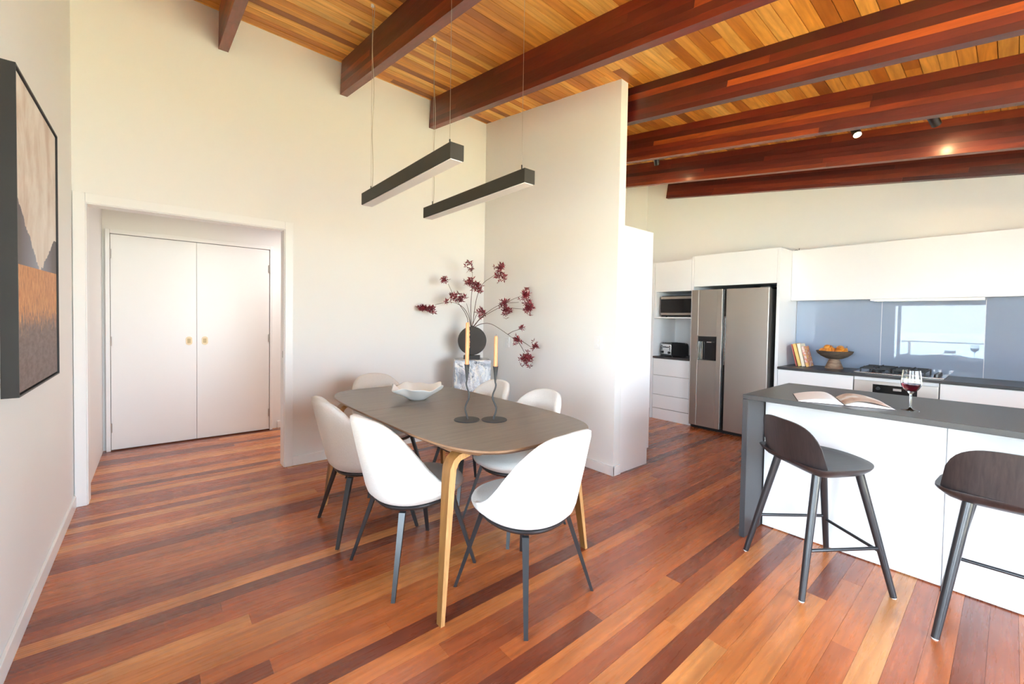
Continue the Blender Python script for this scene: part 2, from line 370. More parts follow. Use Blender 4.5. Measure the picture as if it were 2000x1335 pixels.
# floor: slab and boards
m = MB(); m.box((-.7, -2.8, -.12), (6.15, 5.9, -.02))
floor = structure(ob('floor', m, M['gap']), 'polished red-brown timber board floor')
unit = MB(); unit.box((-.5, -.5, -.5), (.5, .5, .5)); bme = bpy.data.meshes.new('floor_board')
unit.b.to_mesh(bme); bme.materials.append(M['floor'])
def piece(name, me, parent, x0, x1, y0, y1, z0, z1):
    o = bpy.data.objects.new(name, me); COL.objects.link(o); o.parent = parent
    o.location = ((x0+x1)/2, (y0+y1)/2, (z0+z1)/2); o.scale = (x1-x0, y1-y0, z1-z0); return o
BW = .0876; rows = []
y = 5.90; nb = 0
while y > -.62:
    y0 = y - BW; hall = y0 > 4.25
    xa, xb = (-.42, 2.9) if hall else (-.45, XB)
    if y0 > 3.83 and not hall: xb = 3.12
    x = xa - random.uniform(0, 1.2)
    while x < xb:
        L = random.choice((1.2, 1.6, 2.0, 2.4, 2.9, 3.3))*random.uniform(.9, 1.1); L *= 1.25
        a, b = max(x, xa), min(x+L, xb)
        if b-a < .35: b = min(a+.6, xb) if a+.6 < xb else xb
        if b-a > .02:
            piece('floor_board', bme, floor, a+.0004, b-.0004, y0+.00035, y-.00035, -.02, random.uniform(-.0004, 0)); nb += 1
        x = b + 1e-6 if b > x else x + L
    y = y0
m = MB(); yy = y
while yy > -2.6:
    x = -.45
    while x < XB:
        L = random.uniform(1.5, 3.2); m.box((x+.001, yy-BW+.001, -.02), (min(x+L, XB)-.001, yy-.001, 0)); x += L
    yy -= BW
o = ob('far_floor_boards', m, M['floor'], floor); o['kind'] = 'stuff'
print('FLOOR BOARDS', nb)

# ceiling: slab and cedar boards on one sloping frame
ca, cb = math.atan(.143), math.atan(.028)
m = MB(); m.box((-.7, -7.2, .02), (6.3, .25, .14))
ceiling = ob('ceiling', m, M['ceil']); structure(ceiling, 'sloping ceiling lined with honey-coloured cedar boards')
ceiling.location = (0, 4.209, 3.836); ceiling.rotation_euler = (ca, cb, 0)
cme = bme.copy(); cme.name = 'ceiling_board'; cme.materials.clear(); cme.materials.append(M['ceil'])
y = .16; nc = 0; CW = .0895
while y > -5.25:
    x = -.62 - random.uniform(0, 1.5)
    while x < 6.2:
        L = random.uniform(2.4, 4.6); a, b = max(x, -.62), min(x+L, 6.2)
        if b-a < .4: b = min(a+.5, 6.2)
        if b-a > .03: piece('ceiling_board', cme, ceiling, a+.001, b-.001, y-CW+.0022, y-.0022, random.uniform(-.0015, .0005), .022); nc += 1
        x = b + 1e-6
    y -= CW
print('CEILING BOARDS', nc)
m = MB()
while y > -7.1: m.box((-.62, y-CW+.002, 0), (6.2, y-.002, .022)); y -= CW
o = ob('far_ceiling_boards', m, M['ceil'], ceiling); o['kind'] = 'stuff'

# beams: laminated, each lamella piece a part
lme = bme.copy(); lme.name = 'lamella'; lme.materials.clear(); lme.materials.append(M['beam'])
bd = ['first exposed red-brown laminated beam, above the hall opening', 'second exposed red-brown beam, ending on the wall left of the pendant lights',
      'third exposed red-brown beam, ending beside the partition wall', 'fourth exposed beam, first one right of the partition wall',
      'fifth exposed beam, above the kitchen island', 'sixth exposed beam, in front of the kitchen cupboards with a warm light spot',
      'seventh and lowest-looking beam, against the wall above the kitchen cupboards']
for i, (bx, y1) in enumerate([(.387, YA), (1.347, YA), (2.302, YA), (3.262, YA+.0), (4.222, 3.83), (5.182, 3.83), (5.95, 3.47)]):
    e = T('ceiling_beam', bd[i], 'beam', (bx, y1, zb(bx, y1)), 0, 'exposed laminated beams under the ceiling', 'structure')
    e.rotation_euler = (ca, 0, 0); bl = (y1-YF)/math.cos(ca)
    wdt = .068; lam = [0, .042, .09, .135, .182, .235, .303]
    for j in range(6):
        yy = -bl; 
        while yy < -.01:
            L = random.uniform(1.6, 4.2); b_ = min(yy+L, 0)
            if -b_ < .5: b_ = 0
            ins = random.uniform(0, .0006)
            piece('lamella', lme, e, ins, wdt-ins, yy+.0003, b_-.0003, lam[j]+.0002, lam[j+1]-.0002); yy = b_

# opening lining and architraves
tr = T('trim_1', 'white architrave and lining around the wide hall opening', None, (0, YA, 0), kind='structure')
ob('lining', MB().box((OX0-.02, YA-.004, 0), (OX0, YA+.125, OZ+.02), .002), M['trim'], tr, world=True)
ob('lining', MB().box((OX1, YA-.004, 0), (OX1+.02, YA+.125, OZ+.02), .002), M['trim'], tr, world=True)
ob('lining', MB().box((OX0, YA-.004, OZ), (OX1, YA+.125, OZ+.02), .002), M['trim'], tr, world=True)
ob('architrave', MB().box((XL+.004, YA-.018, 0), (OX0-.006, YA, OZ+.075), .003), M['trim'], tr, world=True)
ob('architrave', MB().box((OX1+.006, YA-.018, 0), (OX1+.072, YA, OZ+.075), .003), M['trim'], tr, world=True)
ob('architrave', MB().box((OX0-.006, YA-.018, OZ+.006), (OX1+.006, YA, OZ+.075), .003), M['trim'], tr, world=True)
ob('latch_plate', MB().box((OX1-.002, YA+.03, .99), (OX1, YA+.055, 1.05)), M['hinge'], tr, world=True)
def skirting(name, boxes, label):
    m = MB()
    for a, b in boxes: m.box(a, b, .003)
    structure(ob(name, m, M['trim']), label)
skirting('baseboard_left', [((XL, -.25, 0), (XL+.014, YA-.018, .085))], 'white baseboard along the left wall')
skirting('baseboard_back', [((OX1+.072, YA-.014, 0), (XS, YA, .085))], 'white baseboard below the tall wall')
skirting('baseboard_partition', [((XS-.014, YS-.014, 0), (XS, YA-.014, .085)), ((XS-.014, YS-.014, 0), (XS+.095, YS, .085))], 'white baseboard around the partition wall')
skirting('baseboard_hall', [((1.12, 5.745, 0), (2.9, 5.76, .085))], 'white baseboard right of the cupboard doors')

# hall double doors
d = T('door_1', 'pair of plain white hall cupboard doors with brass pulls', None, (.33, 5.72, 0), kind='structure')
ob('frame', MB().box((-.385, 5.70, 0), (-.352, 5.78, 2.19), .003).box((1.03, 5.70, 0), (1.06, 5.78, 2.19), .003).box((-.352, 5.70, 2.147), (1.03, 5.78, 2.19), .003), M['trim'], d, world=True)
dl = ob('door_leaf', MB().box((-.348, 5.712, .012), (.3285, 5.75, 2.142), .001), M['trim'], d, world=True)
dr = ob('door_leaf', MB().box((.3315, 5.712, .012), (1.025, 5.75, 2.142), .001), M['trim'], d, world=True)
ob('backing', MB().box((-.352, 5.752, 0), (1.03, 5.78, 2.147)), M['gap_shade'], d, world=True)
for par, hx in ((dl, .264), (dr, .402)):
    m = MB(); m.prism([(hx+.028*math.cos(a)*(1 if abs(math.cos(a)) < .99 else 1), 1.082+.02*(1 if math.sin(a) > 0 else -1)+.026*math.sin(a)) for a in [k*PI/8 for k in range(16)]], 0, .005, .001)
    m.xf(Matrix(((1, 0, 0, 0), (0, 0, -1, 5.712), (0, 1, 0, 0), (0, 0, 0, 1))))
    pl = ob('flush_pull', m, M['brass'], par, world=True)
    m = MB(); m.box((hx-.014, 5.704, 1.058), (hx+.014, 5.708, 1.106), .002)
    ob('recess_shade', m, M['brass_shade'], par, world=True)
for par, hx, zs in ((dl, -.348, (1.95, 1.09, .23)), (dr, 1.022, (1.92, 1.10, .21))):
    for z in zs: ob('hinge', MB().tube([(hx, 5.706, z-.045), (hx, 5.706, z+.045)], .007, 8), M['hinge'], par, world=True)

# windows (the low one shows in the glass splashback) 
def window(name, label, x, y0, y1, z0, z1, mull, axis='x'):
    w = T(name, label, None, (x, (y0+y1)/2, z0) if axis == 'x' else ((y0+y1)/2, x, z0), kind='structure')
    f = .05
    def bx(a0, a1, b0, b1, dp=.035):
        return ((x-dp, a0, b0), (x+dp, a1, b1)) if axis == 'x' else ((a0, x-dp, b0), (a1, x+dp, b1))
    m = MB()
    m.box(*bx(y0, y0+f, z0, z1)); m.box(*bx(y1-f, y1, z0, z1)); m.box(*bx(y0+f, y1-f, z0, z0+f)); m.box(*bx(y0+f, y1-f, z1-f, z1))
    for q in mull: m.box(*bx(q-.025, q+.025, z0+f, z1-f))
    ob('window_frame', m, M['trim'], w, world=True)
    ed = [y0+f] + list(mull) + [y1-f]
    for a, b in zip(ed, ed[1:]):
        ob('pane', MB().box(*bx(a+(.025 if a in mull else 0), b-(.025 if b in mull else 0), z0+f, z1-f, .003)), M['pane'], w, world=True)
window('window_1', 'low white-framed window over the deck', XL-.08, .30, 1.74, .40, 1.86, [1.62])
window('window_2', 'large glazed doors onto the deck', XL-.08, -2.3, -.25, .08, 2.50, [-1.6, -.93])
window('fill_window_4', 'unseen high strip window added to brighten the partition and beams', XL-.08, -.25, .85, 2.05, 2.80, [.30])  # added high opening, lets in light for the partition and beams
window('fill_window_5', 'unseen side window added to light the left wall', XB+.06, -2.4, -1.0, .3, 2.3, [-1.7])  # added unseen opening, throws light on the left wall and picture
window('window_3', 'wide window wall behind the viewer', YF-.08, .4, 3.5, .1, 2.64, [1.4, 2.5], 'y')

# ------------------------------------------------------------------ outside, seen only as a reflection
o = ob('deck', MB().box((-4.6, -4, -.3), (-.62, 5.5, -.1)), M['deck']); structure(o, 'pale timber deck outside the window')
o = ob('garden', MB().box((-60, -70, -3.2), (60, 60, -3.0)), M['lawn']); structure(o, 'lawn and garden below the house')
o = ob('sea', MB().box((-420, -200, -3.6), (-60, 260, -3.05)), M['sea']); structure(o, 'pale sea beyond the garden')
r = T('deck_railing', 'thin grey railing along the outer edge of the deck', 'railing', (-4.5, 0, -.1))
for yy in (-3.8, -1.9, 0, 1.9, 3.8): ob('post', MB().box((-4.53, yy-.025, -.1), (-4.47, yy+.025, .92)), M['hinge'], r, world=True)
ob('handrail', MB().box((-4.53, -3.9, .92), (-4.47, 3.9, .95)), M['hinge'], r, world=True)
def bistro_chair(x, y, rz, label):
    c = T('bistro_chair', label, 'chair', (x, y, -.1), rz, 'folding bistro chairs on the deck')
    ob('seat', MB().box((-.19, -.19, .43), (.19, .19, .45), .004), M['iron'], c)
    ob('backrest', MB().box((-.19, -.25, .74), (.19, -.24, .80), .003).box((-.19, -.25, .85), (.19, -.24, .91), .003), M['iron'], c)
    for s in (-1, 1):
        ob('leg', MB().tube([(s*.18, .2, 0), (s*.18, -.25, .92)], .009, 6), M['iron'], c); ob('leg', MB().tube([(s*.16, -.22, 0), (s*.16, .17, .44)], .009, 6), M['iron'], c)
bistro_chair(-2.2, 1.15, .4, 'folding black bistro chair left of the deck table'); bistro_chair(-3.6, 2.0, 2.6, 'folding black bistro chair behind the deck table')
bt = T('bistro_table', 'small round bistro table on the deck', 'table', (-2.9, 1.65, -.1))
ob('tabletop', MB().lathe([(.32, .70), (.32, .72)]), M['iron'], bt)
for a in range(3):
    ob('leg', MB().tube([(.27*math.cos(a*2.1), .27*math.sin(a*2.1), 0), (-.15*math.cos(a*2.1), -.15*math.sin(a*2.1), .7)], .011, 6), M['iron'], bt)

# ------------------------------------------------------------------ kitchen
XC = 5.41
def cab(name, label, cat, boxes, mat=None, fronts=(), group=None):
    a = boxes[0]; loc = ((a[0][0]+a[1][0])/2, (a[0][1]+a[1][1])/2, a[0][2])
    e = T(name, label, cat, loc, 0, group); m = MB(); mat = M['gap_shade'] if name in ('drawer_unit', 'base_cupboard') else mat  # these carcasses are coloured grey so the drawer gaps look shaded
    for p, q in boxes: m.box(p, q, .0015)
    ob('carcass', m, mat or M['cab'], e, world=True)
    for nm, p, q in fronts: ob(nm, MB().box(p, q, .002), M['cab'], e, world=True)
    return e
# tall pantry next to the partition
e = T('pantry_cupboard', 'tall white pantry cupboard standing behind the end of the partition wall', 'cupboard', (3.4, 2.55, 0))
ob('carcass', MB().box((XS+.10, 2.262, .0), (3.62, 3.80, 2.222), .0015), M['cab'], e, world=True)
ob('door', MB().box((3.624, 2.262, .15), (3.645, 3.0, 2.222), .002), M['cab'], e, world=True)
ob('door', MB().box((3.624, 3.006, .15), (3.645, 3.80, 2.222), .002), M['cab'], e, world=True)
ob('end_panel', MB().box((XS+.096, 2.246, .0), (3.62, 2.261, 2.222), .001).box((3.62, 2.246, .15), (3.645, 2.261, 2.222), .001), M['cab'], e, world=True)
# base run under the hob
cab('base_cupboard', 'white base cupboard left of the oven, below the books', 'cupboard', [((XC+.02, 1.03, .12), (6.0, 1.714, .859)), ((XC+.07, 1.03, 0), (6.0, 1.714, .12))], fronts=[('drawer_front', (XC, 1.032, .50), (XC+.019, 1.712, .853)), ('drawer_front', (XC, 1.032, .13), (XC+.019, 1.712, .495))])
cab('base_cupboard', 'white base cupboard right of the oven', 'cupboard', [((XC+.02, -.85, .12), (6.0, .411, .859)), ((XC+.07, -.85, 0), (6.0, .411, .12))], fronts=[('drawer_front', (XC, -.20, .13), (XC+.019, .409, .853)), ('drawer_front', (XC, -.85, .13), (XC+.019, -.206, .853))])
ov = T('oven', 'stainless steel under-bench oven with a black control panel', 'oven', (5.7, .72, 0))
ob('body', MB().box((XC+.021, .416, .02), (5.98, 1.027, .855), .002), M['cab'], ov, world=True)
ob('fascia', MB().box((XC-.002, .418, .66), (XC+.02, 1.024, .822), .003), M['steel'], ov, world=True)
ob('control_panel', MB().box((XC-.006, .556, .702), (XC-.002, .876, .793), .001), M['blackglass'], ov, world=True)
ob('display', MB().box((XC-.008, .665, .745), (XC-.006, .725, .768), .001), M['hinge'], ov, world=True)
ob('control_knob', MB().tube([(XC-.018, .835, .755), (XC-.006, .835, .755)], .016, 16), M['chair_metal'], ov, world=True)
ob('control_knob', MB().tube([(XC-.018, .60, .755), (XC-.006, .60, .755)], .016, 16), M['chair_metal'], ov, world=True)
ob('oven_door', MB().box((XC-.004, .418, .13), (XC+.02, 1.024, .654), .003), M['blackglass'], ov, world=True)
ob('door_handle', MB().tube([(XC-.045, .47, .61), (XC-.045, .97, .61)], .01, 10), M['steel_hi'], ov, world=True)
tag(ob('kitchen_benchtop', MB().box((XC-.022, -.86, .86), (6.005, 1.713, .885), .002), M['stone'], origin=(5.7, .45, .86)), 'dark stone benchtop running below the glass splashback', 'benchtop')
# splashback
sp = T('splashback', 'blue-grey glossy glass splashback behind the hob', 'splashback', (6.01, .5, .886))
ob('glass_panel', MB().box((6.006, .921, .886), (6.017, 1.713, 1.66)), M['splash'], sp, world=True)
ob('glass_panel', MB().box((6.006, .171, .886), (6.017, .918, 1.66)), M['splash'], sp, world=True)
ob('glass_panel', MB().box((6.006, -.86, .886), (6.017, .168, 1.66)), M['splash'], sp, world=True)
for jy in (.9175, .1675): ob('joint', MB().box((6.0045, jy, .886), (6.006, jy+.004, 1.66)), M['plastic'], sp, world=True)
# upper cupboards and hood
e = cab('wall_cupboard', 'long white wall cupboard above the glass splashback', 'cupboard', [((5.80, -.85, 1.652), (6.0, 1.712, 2.236))], fronts=[('lift_door', (5.78, -.85, 1.648), (5.799, 1.713, 2.24))])
h = T('range_hood', 'slim white pull-out range hood under the wall cupboard', 'hood', (5.88, .58, 1.628))
ob('body', MB().box((5.785, .17, 1.630), (5.99, .985, 1.647), .002), M['cab'], h, world=True)
ob('front_lip', MB().box((5.782, .17, 1.618), (5.80, .50, 1.647), .003), M['plastic'], h, world=True)
ob('filter', MB().box((5.81, .2, 1.624), (5.97, .95, 1.63)), M['steel'], h, world=True)
# fridge surround
cab('fridge_surround', 'tall white panel right of the refrigerator', 'panel', [((XC, 1.716, 0), (6.0, 1.748, 2.238))])
cab('fridge_surround', 'narrow white panel left of the refrigerator', 'panel', [((XC, 2.722, 0), (6.0, 2.752, 2.238))])
cab('overhead_cupboard', 'white cupboard directly above the refrigerator', 'cupboard', [((XC+.02, 1.75, 1.84), (6.0, 2.72, 2.236))], fronts=[('lift_door', (XC, 1.75, 1.838), (XC+.019, 2.720, 2.238))])
fr = T('refrigerator', 'stainless steel side-by-side refrigerator with water dispenser', 'refrigerator', (5.7, 2.24, 0))
ob('body', MB().box((5.40, 1.80, .05), (5.98, 2.70, 1.775), .004), M['hinge'], fr, world=True)
ob('door', MB().box((5.332, 1.796, .045), (5.395, 2.270, 1.788), .006), M['fridge'], fr, world=True)
m = MB(); m.box((5.332, 2.315, .045), (5.395, 2.376, 1.788), .003).box((5.332, 2.612, .045), (5.395, 2.703, 1.788), .003).box((5.332, 2.376, 1.20), (5.395, 2.612, 1.788), .0).box((5.332, 2.376, .045), (5.395, 2.612, .892), .0)
fd = ob('door', m, M['fridge'], fr, world=True)
ob('handle_groove', MB().box((5.362, 2.268, .06), (5.398, 2.317, 1.775)), M['blackglass'], fr, world=True)
ob('grip', MB().box((5.345, 2.286, .85), (5.365, 2.291, 1.45)), M['steel_hi'], fr, world=True)
ds = ob('dispenser', MB().box((5.375, 2.378, .894), (5.396, 2.610, 1.198)), M['blackglass'], fr, world=True)
ob('dispenser_frame', MB().box((5.329, 2.606, .892), (5.372, 2.614, 1.202)).box((5.329, 2.376, 1.196), (5.372, 2.612, 1.202)), M['steel_hi'], fd, world=True)
ob('paddle', MB().box((5.35, 2.555, .90), (5.358, 2.567, 1.15)), M['steel'], fr, world=True)
ob('control_strip', MB().box((5.334, 2.38, 1.13), (5.372, 2.605, 1.195)), M['blackglass'], fr, world=True)
ob('spout', MB().box((5.338, 2.44, 1.118), (5.36, 2.50, 1.13)), M['steel_hi'], fr, world=True)
ob('base_grille', MB().box((5.39, 1.80, .0), (5.97, 2.70, .05)), M['black'], fr, world=True)
ob('hinge_cover', MB().box((5.36, 1.80, 1.776), (5.46, 1.90, 1.80), .004), M['black'], fr, world=True)
tag(ob('fridge_gap_shade', MB().box((5.99, 1.75, 0), (6.0, 2.72, 1.836)).box((5.42, 1.7485, 0), (5.99, 1.7500, 1.836)), M['black'], origin=(5.99, 2.2, 0)), 'black sheets standing in for the shade around the refrigerator', 'panel')  # black sheets darken the gap, shade put in as colour
# toaster corner
cab('drawer_unit', 'white three-drawer unit left of the refrigerator', 'cupboard', [((XC+.02, 2.755, .155), (6.0, 3.29, .859)), ((XC+.012, 2.755, 0), (6.0, 3.29, .15))],
    fronts=[('drawer_front', (XC, 2.757, .622), (XC+.019, 3.288, .853)), ('drawer_front', (XC, 2.757, .349), (XC+.019, 3.288, .617)), ('drawer_front', (XC, 2.757, .157), (XC+.019, 3.288, .344)), ('plinth', (XC+.006, 2.757, 0), (XC+.012, 3.288, .15))])
tag(ob('corner_benchtop', MB().box((XC-.012, 2.755, .86), (6.0, 3.292, .885), .002), M['stone'], origin=(5.7, 3.0, .86)), 'short dark stone benchtop under the toaster', 'benchtop')
cab('side_panel', 'white full-height side panel left of the toaster corner', 'panel', [((XC, 3.295, 0), (6.0, 3.33, 2.20))])
ws = tag(ob('niche_lining', MB().box((6.0, 2.755, .886), (6.008, 3.293, 1.43)), M['cab'], origin=(6.0, 3.0, .886)), 'pale grey wall panel behind the toaster', 'panel')
e = cab('microwave_cupboard', 'white wall cupboard with an open shelf holding the microwave', 'cupboard', [((XC+.02, 2.755, 1.79), (5.99, 3.29, 2.198)), ((XC, 2.755, 1.42), (5.99, 3.29, 1.44)), ((XC, 3.262, 1.44), (5.99, 3.29, 1.79)), ((5.97, 2.755, 1.44), (5.99, 3.262, 1.79))],
        fronts=[('lift_door', (XC, 2.757, 1.79), (XC+.019, 3.288, 2.20))])
mw = T('microwave', 'black and steel microwave oven on the open shelf', 'microwave', (5.7, 3.0, 1.441))
ob('body', MB().box((5.47, 2.765, 1.452), (5.9, 3.215, 1.735), .004), M['black'], mw, world=True)
ob('door', MB().box((5.452, 2.765, 1.50), (5.469, 3.215, 1.685), .002), M['blackglass'], mw, world=True)
ob('trim_bar', MB().box((5.445, 2.765, 1.688), (5.469, 3.215, 1.722), .003), M['steel'], mw, world=True)
ob('trim_bar', MB().box((5.445, 2.765, 1.467), (5.469, 3.215, 1.497), .003), M['steel'], mw, world=True)
for yy in (2.8, 3.18): ob('foot', MB().tube([(5.55, yy, 1.4405), (5.55, yy, 1.4525)], .012, 8), M['black'], mw, world=True)
to = T('toaster', 'black and steel four-slice toaster on the corner benchtop', 'toaster', (5.62, 3.085, .885), math.radians(-28))
m = MB(); m.rings([[(x, yy, z) for yy, z in [(-.135, .015), (-.135, .15), (-.12, .18), (-.09, .192), (.09, .192), (.12, .18), (.135, .15), (.135, .015)]] for x in (-.13, .13)])
ob('body', m, M['blackglass'], to, smooth=True)
ob('front_plate', MB().box((-.138, -.122, .03), (-.13, .122, .175), .004), M['steel_hi'], to)
for s in (-1, 1):
    ob('dial', MB().tube([(-.155, s*.09, .058), (-.138, s*.09, .058)], .018, 16), M['black'], to)
    ob('lever', MB().box((-.16, s*.035-.016, .125), (-.138, s*.035+.016, .137), .003), M['black'], to)
    for q in range(3): ob('button', MB().tube([(-.143, s*.098, .098+q*.024), (-.138, s*.098, .098+q*.024)], .008, 10), M['black'], to)
    ob('slot', MB().box((-.10, s*.055-.045, .1921), (.10, s*.055-.025, .1935)).box((-.10, s*.055+.02, .1921), (.10, s*.055+.04, .1935)), M['gap'], to)
    for xx in (-.1, .1): ob('foot', MB().tube([(xx, s*.1, 0), (xx, s*.1, .016)], .012, 8), M['black'], to)
kb = T('knife_block', 'black knife block with knives at the side of the refrigerator', 'knife block', (5.80, 2.84, .885), math.radians(10))
ob('block', MB().hexa([(-.05, -.05, 0), (.07, -.05, 0), (.07, .05, 0), (-.05, .05, 0), (-.02, -.05, .17), (.07, -.05, .21), (.07, .05, .21), (-.02, .05, .17)]), M['black'], kb)
for yy, hh in ((-.025, .30), (.0, .285), (.028, .31)):
    ob('knife_handle', MB().tube([(.02, yy, .185), (.0, yy+.01, hh)], [.010, .011], 8), M['blackglass'], kb)

# books on the benchtop
bk = [('thin red-covered book, leftmost of the books against the panel', 1.598, 1.655, .012, .255, M['spine_red'], 0), ('yellow cookbook leaning next to the red one', 1.565, 1.632, .030, .262, M['spine_yellow'], 0),
      ('cream-spined book between the yellow and the patterned one', 1.528, 1.588, .030, .262, M['spine_cream'], 0), ('patterned pink book at the right end of the leaning row', 1.488, 1.548, .026, .235, M['spine_pink'], 0)]
for lb, yb, yt, th, hh, mt, _ in bk:
    e = T('cookbook', lb, 'book', (5.74, yb, .885), 0, 'cookbooks leaning beside the refrigerator panel')
    an = math.atan2(yt-yb, hh)
    ob('cover', MB().box((-.09, -th/2, 0), (.09, -th/2+.003, hh)).box((-.09, th/2-.003, 0), (.09, th/2, hh)).box((-.092, -th/2, 0), (-.09, th/2, hh)), mt, e)
    ob('pages', MB().box((-.089, -th/2+.003, .004), (.086, th/2-.003, hh-.004)), M['page'], e)
    e.rotation_euler = (-an, 0, 0); e.location.z = .885 + math.sin(an)*th/2 + .0005

# pedestal bowl and pears
pb = T('pedestal_bowl', 'weathered brown pedestal bowl on the kitchen benchtop', 'bowl', (5.77, 1.272, .885))
ob('foot', MB().lathe([(.083, 0), (.083, .008), (.075, .03), (.052, .09), (.046, .104)], n=36), M['clay'], pb, smooth=True)
ob('bowl', MB().lathe([(.046, .104), (.075, .112), (.12, .135), (.155, .165), (.170, .195), (.160, .196), (.14, .175), (.10, .152), (.05, .14), (.01, .138)], n=40), M['clay_dark'], pb, smooth=True)
pr_ = T('pear', 'x', 'pear')
ob('flesh', MB().lathe([(.004, -.036), (.02, -.034), (.033, -.02), (.036, -.004), (.030, .014), (.019, .032), (.013, .045), (.006, .052)], n=18), M['pear'], pr_, smooth='all')
ob('stalk', MB().tube([(0, 0, .05), (.004, 0, .066), (.010, 0, .076)], .0018, 6), M['twig'], pr_)
spots = [(0, -.09, .185, .5, 1.0), (-.07, -.045, .186, 1.1, 2.2), (-.09, .035, .188, .3, .4), (-.03, .10, .190, 1.25, -.6), (.05, .075, .186, 1.0, .8), (.06, -.03, .186, .9, 3.5), (-.015, .010, .196, .6, 2.6), (-.03, -.058, .226, 1.3, -1.4), (.0, .062, .228, 1.3, 1.0)]
nm = ['pear at the right edge of the bowl', 'pear lying at the front right of the bowl', 'pear standing at the front of the bowl', 'pear lying at the left edge of the bowl', 'pear at the back left of the bowl', 'pear at the back right of the bowl', 'pear in the middle of the bowl', 'top pear lying to the right', 'top pear lying to the left']
for i, (dx, dy, dz, ti, az) in enumerate(spots):
    p = pr_ if i == 0 else copy_tree(pr_)
    p.location = (5.77+dx, 1.272+dy, .885+dz); p.rotation_euler = (ti, 0, az)
    tag(p, 'orange-yellow '+nm[i], 'pear', 'pears in the pedestal bowl')

# hob
hb = T('gas_hob', 'stainless steel gas hob with black cast-iron grates', 'hob', (5.70, .72, .885))
ob('hob_plate', MB().box((5.47, .388, .8855), (5.965, 1.04, .900), .004), M['steel_hi'], hb, world=True)
for bx, by, br in ((5.60, .88, .042), (5.84, .88, .032), (5.60, .63, .032), (5.84, .63, .042), (5.73, .755, .05)):
    bn = ob('burner', MB().lathe([(br, 0), (br, .012), (br*.8, .014), (br*.8, .022), (.002, .024)], (bx, by, .900), 24), M['iron'], hb, world=True, smooth=True)
for gy in (.88, .63):
    m = MB()
    for s in (-.11, .11):
        m.box((5.49, gy+s-.005, .932), (5.95, gy+s+.005, .942)); 
    for xx in (5.495, 5.72, 5.945): m.box((xx-.005, gy-.11, .932), (xx+.005, gy+.11, .942))
    for cx in (5.60, 5.84):
        m.box((cx-.10, gy-.004, .934), (cx-.025, gy+.004, .952)); m.box((cx+.025, gy-.004, .934), (cx+.10, gy+.004, .952))
        m.box((cx-.004, gy-.105, .934), (cx+.004, gy-.025, .952)); m.box((cx-.004, gy+.025, .934), (cx+.004, gy+.105, .952))
    for xx in (5.495, 5.945):
        for s in (-.11, .11): m.box((xx-.006, gy+s-.006, .900), (xx+.006, gy+s+.006, .932))
    ob('grate', m, M['iron'], hb, world=True)
for q in range(5): ob('hob_knob', MB().tube([(5.53+q*.075, .445, .900), (5.53+q*.075, .445, .925)], [.019, .016], 16), M['chair_metal'], hb, world=True)
tag(ob('fly_wire', MB().tube([(5.78, 1.66, 2.2405), (5.79, 1.68, 2.246), (5.80, 1.70, 2.2415)], .003, 6).tube([(5.79, 1.65, 2.2405), (5.79, 1.648, 2.262)], .003, 6), M['black'], origin=(5.79, 1.66, 2.2405)), 'loose end of black wire on top of the wall cupboard', 'wire')

# island
isl = T('kitchen_island', 'white island cabinet under the dark stone top', 'island', (3.42, .1, 0))
ob('carcass', MB().box((3.165, -.86, .0), (3.69, 1.062, .886), .001), M['cab'], isl, world=True)
ob('front_panel', MB().box((3.150, .206, .006), (3.1645, 1.062, .884), .001), M['cab'], isl, world=True)
ob('front_panel', MB().box((3.150, -.86, .006), (3.1645, .203, .884), .001), M['cab'], isl, world=True)
it = T('island_benchtop', 'dark stone island benchtop with waterfall ends', 'benchtop', (3.29, .1, 0))
ob('top_slab', MB().box((2.866, -.895, .888), (3.72, 1.100, .918), .002), M['stone'], it, world=True)
ob('waterfall_end', MB().box((2.866, 1.068, .001), (3.72, 1.100, .887), .0015), M['stone'], it, world=True)
ob('waterfall_end', MB().box((2.866, -.895, .001), (3.72, -.865, .887), .0015), M['stone'], it, world=True)

# open book
ang = math.atan2(.154, -.40); ob_loc = (3.085, .648, .918)
bkt = T('open_book', 'open hardback book lying on the island', 'book', ob_loc, math.atan2(-.40, .154))
# local: x across spread (to the right in the photo), y towards the back of the island
ob('cover', MB().box((-.218, -.152, 0), (-.012, .152, .003)).box((.012, -.152, 0), (.218, .152, .003)).box((-.012, -.152, 0), (.012, .152, .002)), M['cover'], bkt)
def leaf_block(s, h, mat, dz=0., wd=.212):
    prof = []
    for k in range(13):
        u = k/12; z = .0035 + dz + h*(math.sin(min(1, u*3.2)*PI/2))*(1-u**2.2)*1.0; prof.append((s*(.004+wd*u), z))
    R = [[(x, -.148, z) for x, z in prof] + [(x, -.148, .0032) for x, z in prof[::-1]], [(x, .148, z) for x, z in prof] + [(x, .148, .0032) for x, z in prof[::-1]]]
    m = MB(); m.rings(R); return m
ob('page_block', leaf_block(-1, .026, 0), M['page'], bkt, smooth=True, sharp=60)
ob('page_block', leaf_block(1, .022, 0), M['page'], bkt, smooth=True, sharp=60)
def page_sheet(s, h, dz, lift, wd=.208):
    a = []
    for k in range(13):
        u = k/12; z = .0042 + h*(math.sin(min(1, u*3.2)*PI/2))*(1-u**2.2) + dz + lift*math.sin(u*PI)
        a.append((s*(.004+wd*u), z))
    m = MB(); m.rings([[(x, -.146, z) for x, z in a] + [(x, -.146, z-.0004) for x, z in a[::-1]], [(x, .146, z) for x, z in a] + [(x, .146, z-.0004) for x, z in a[::-1]]]); return m
ob('page', page_sheet(-1, .026, .0008, .003), M['page'], bkt, smooth=True, sharp=60)
ob('page', page_sheet(1, .022, .001, .010), M['pagepic'], bkt, smooth=True, sharp=60)

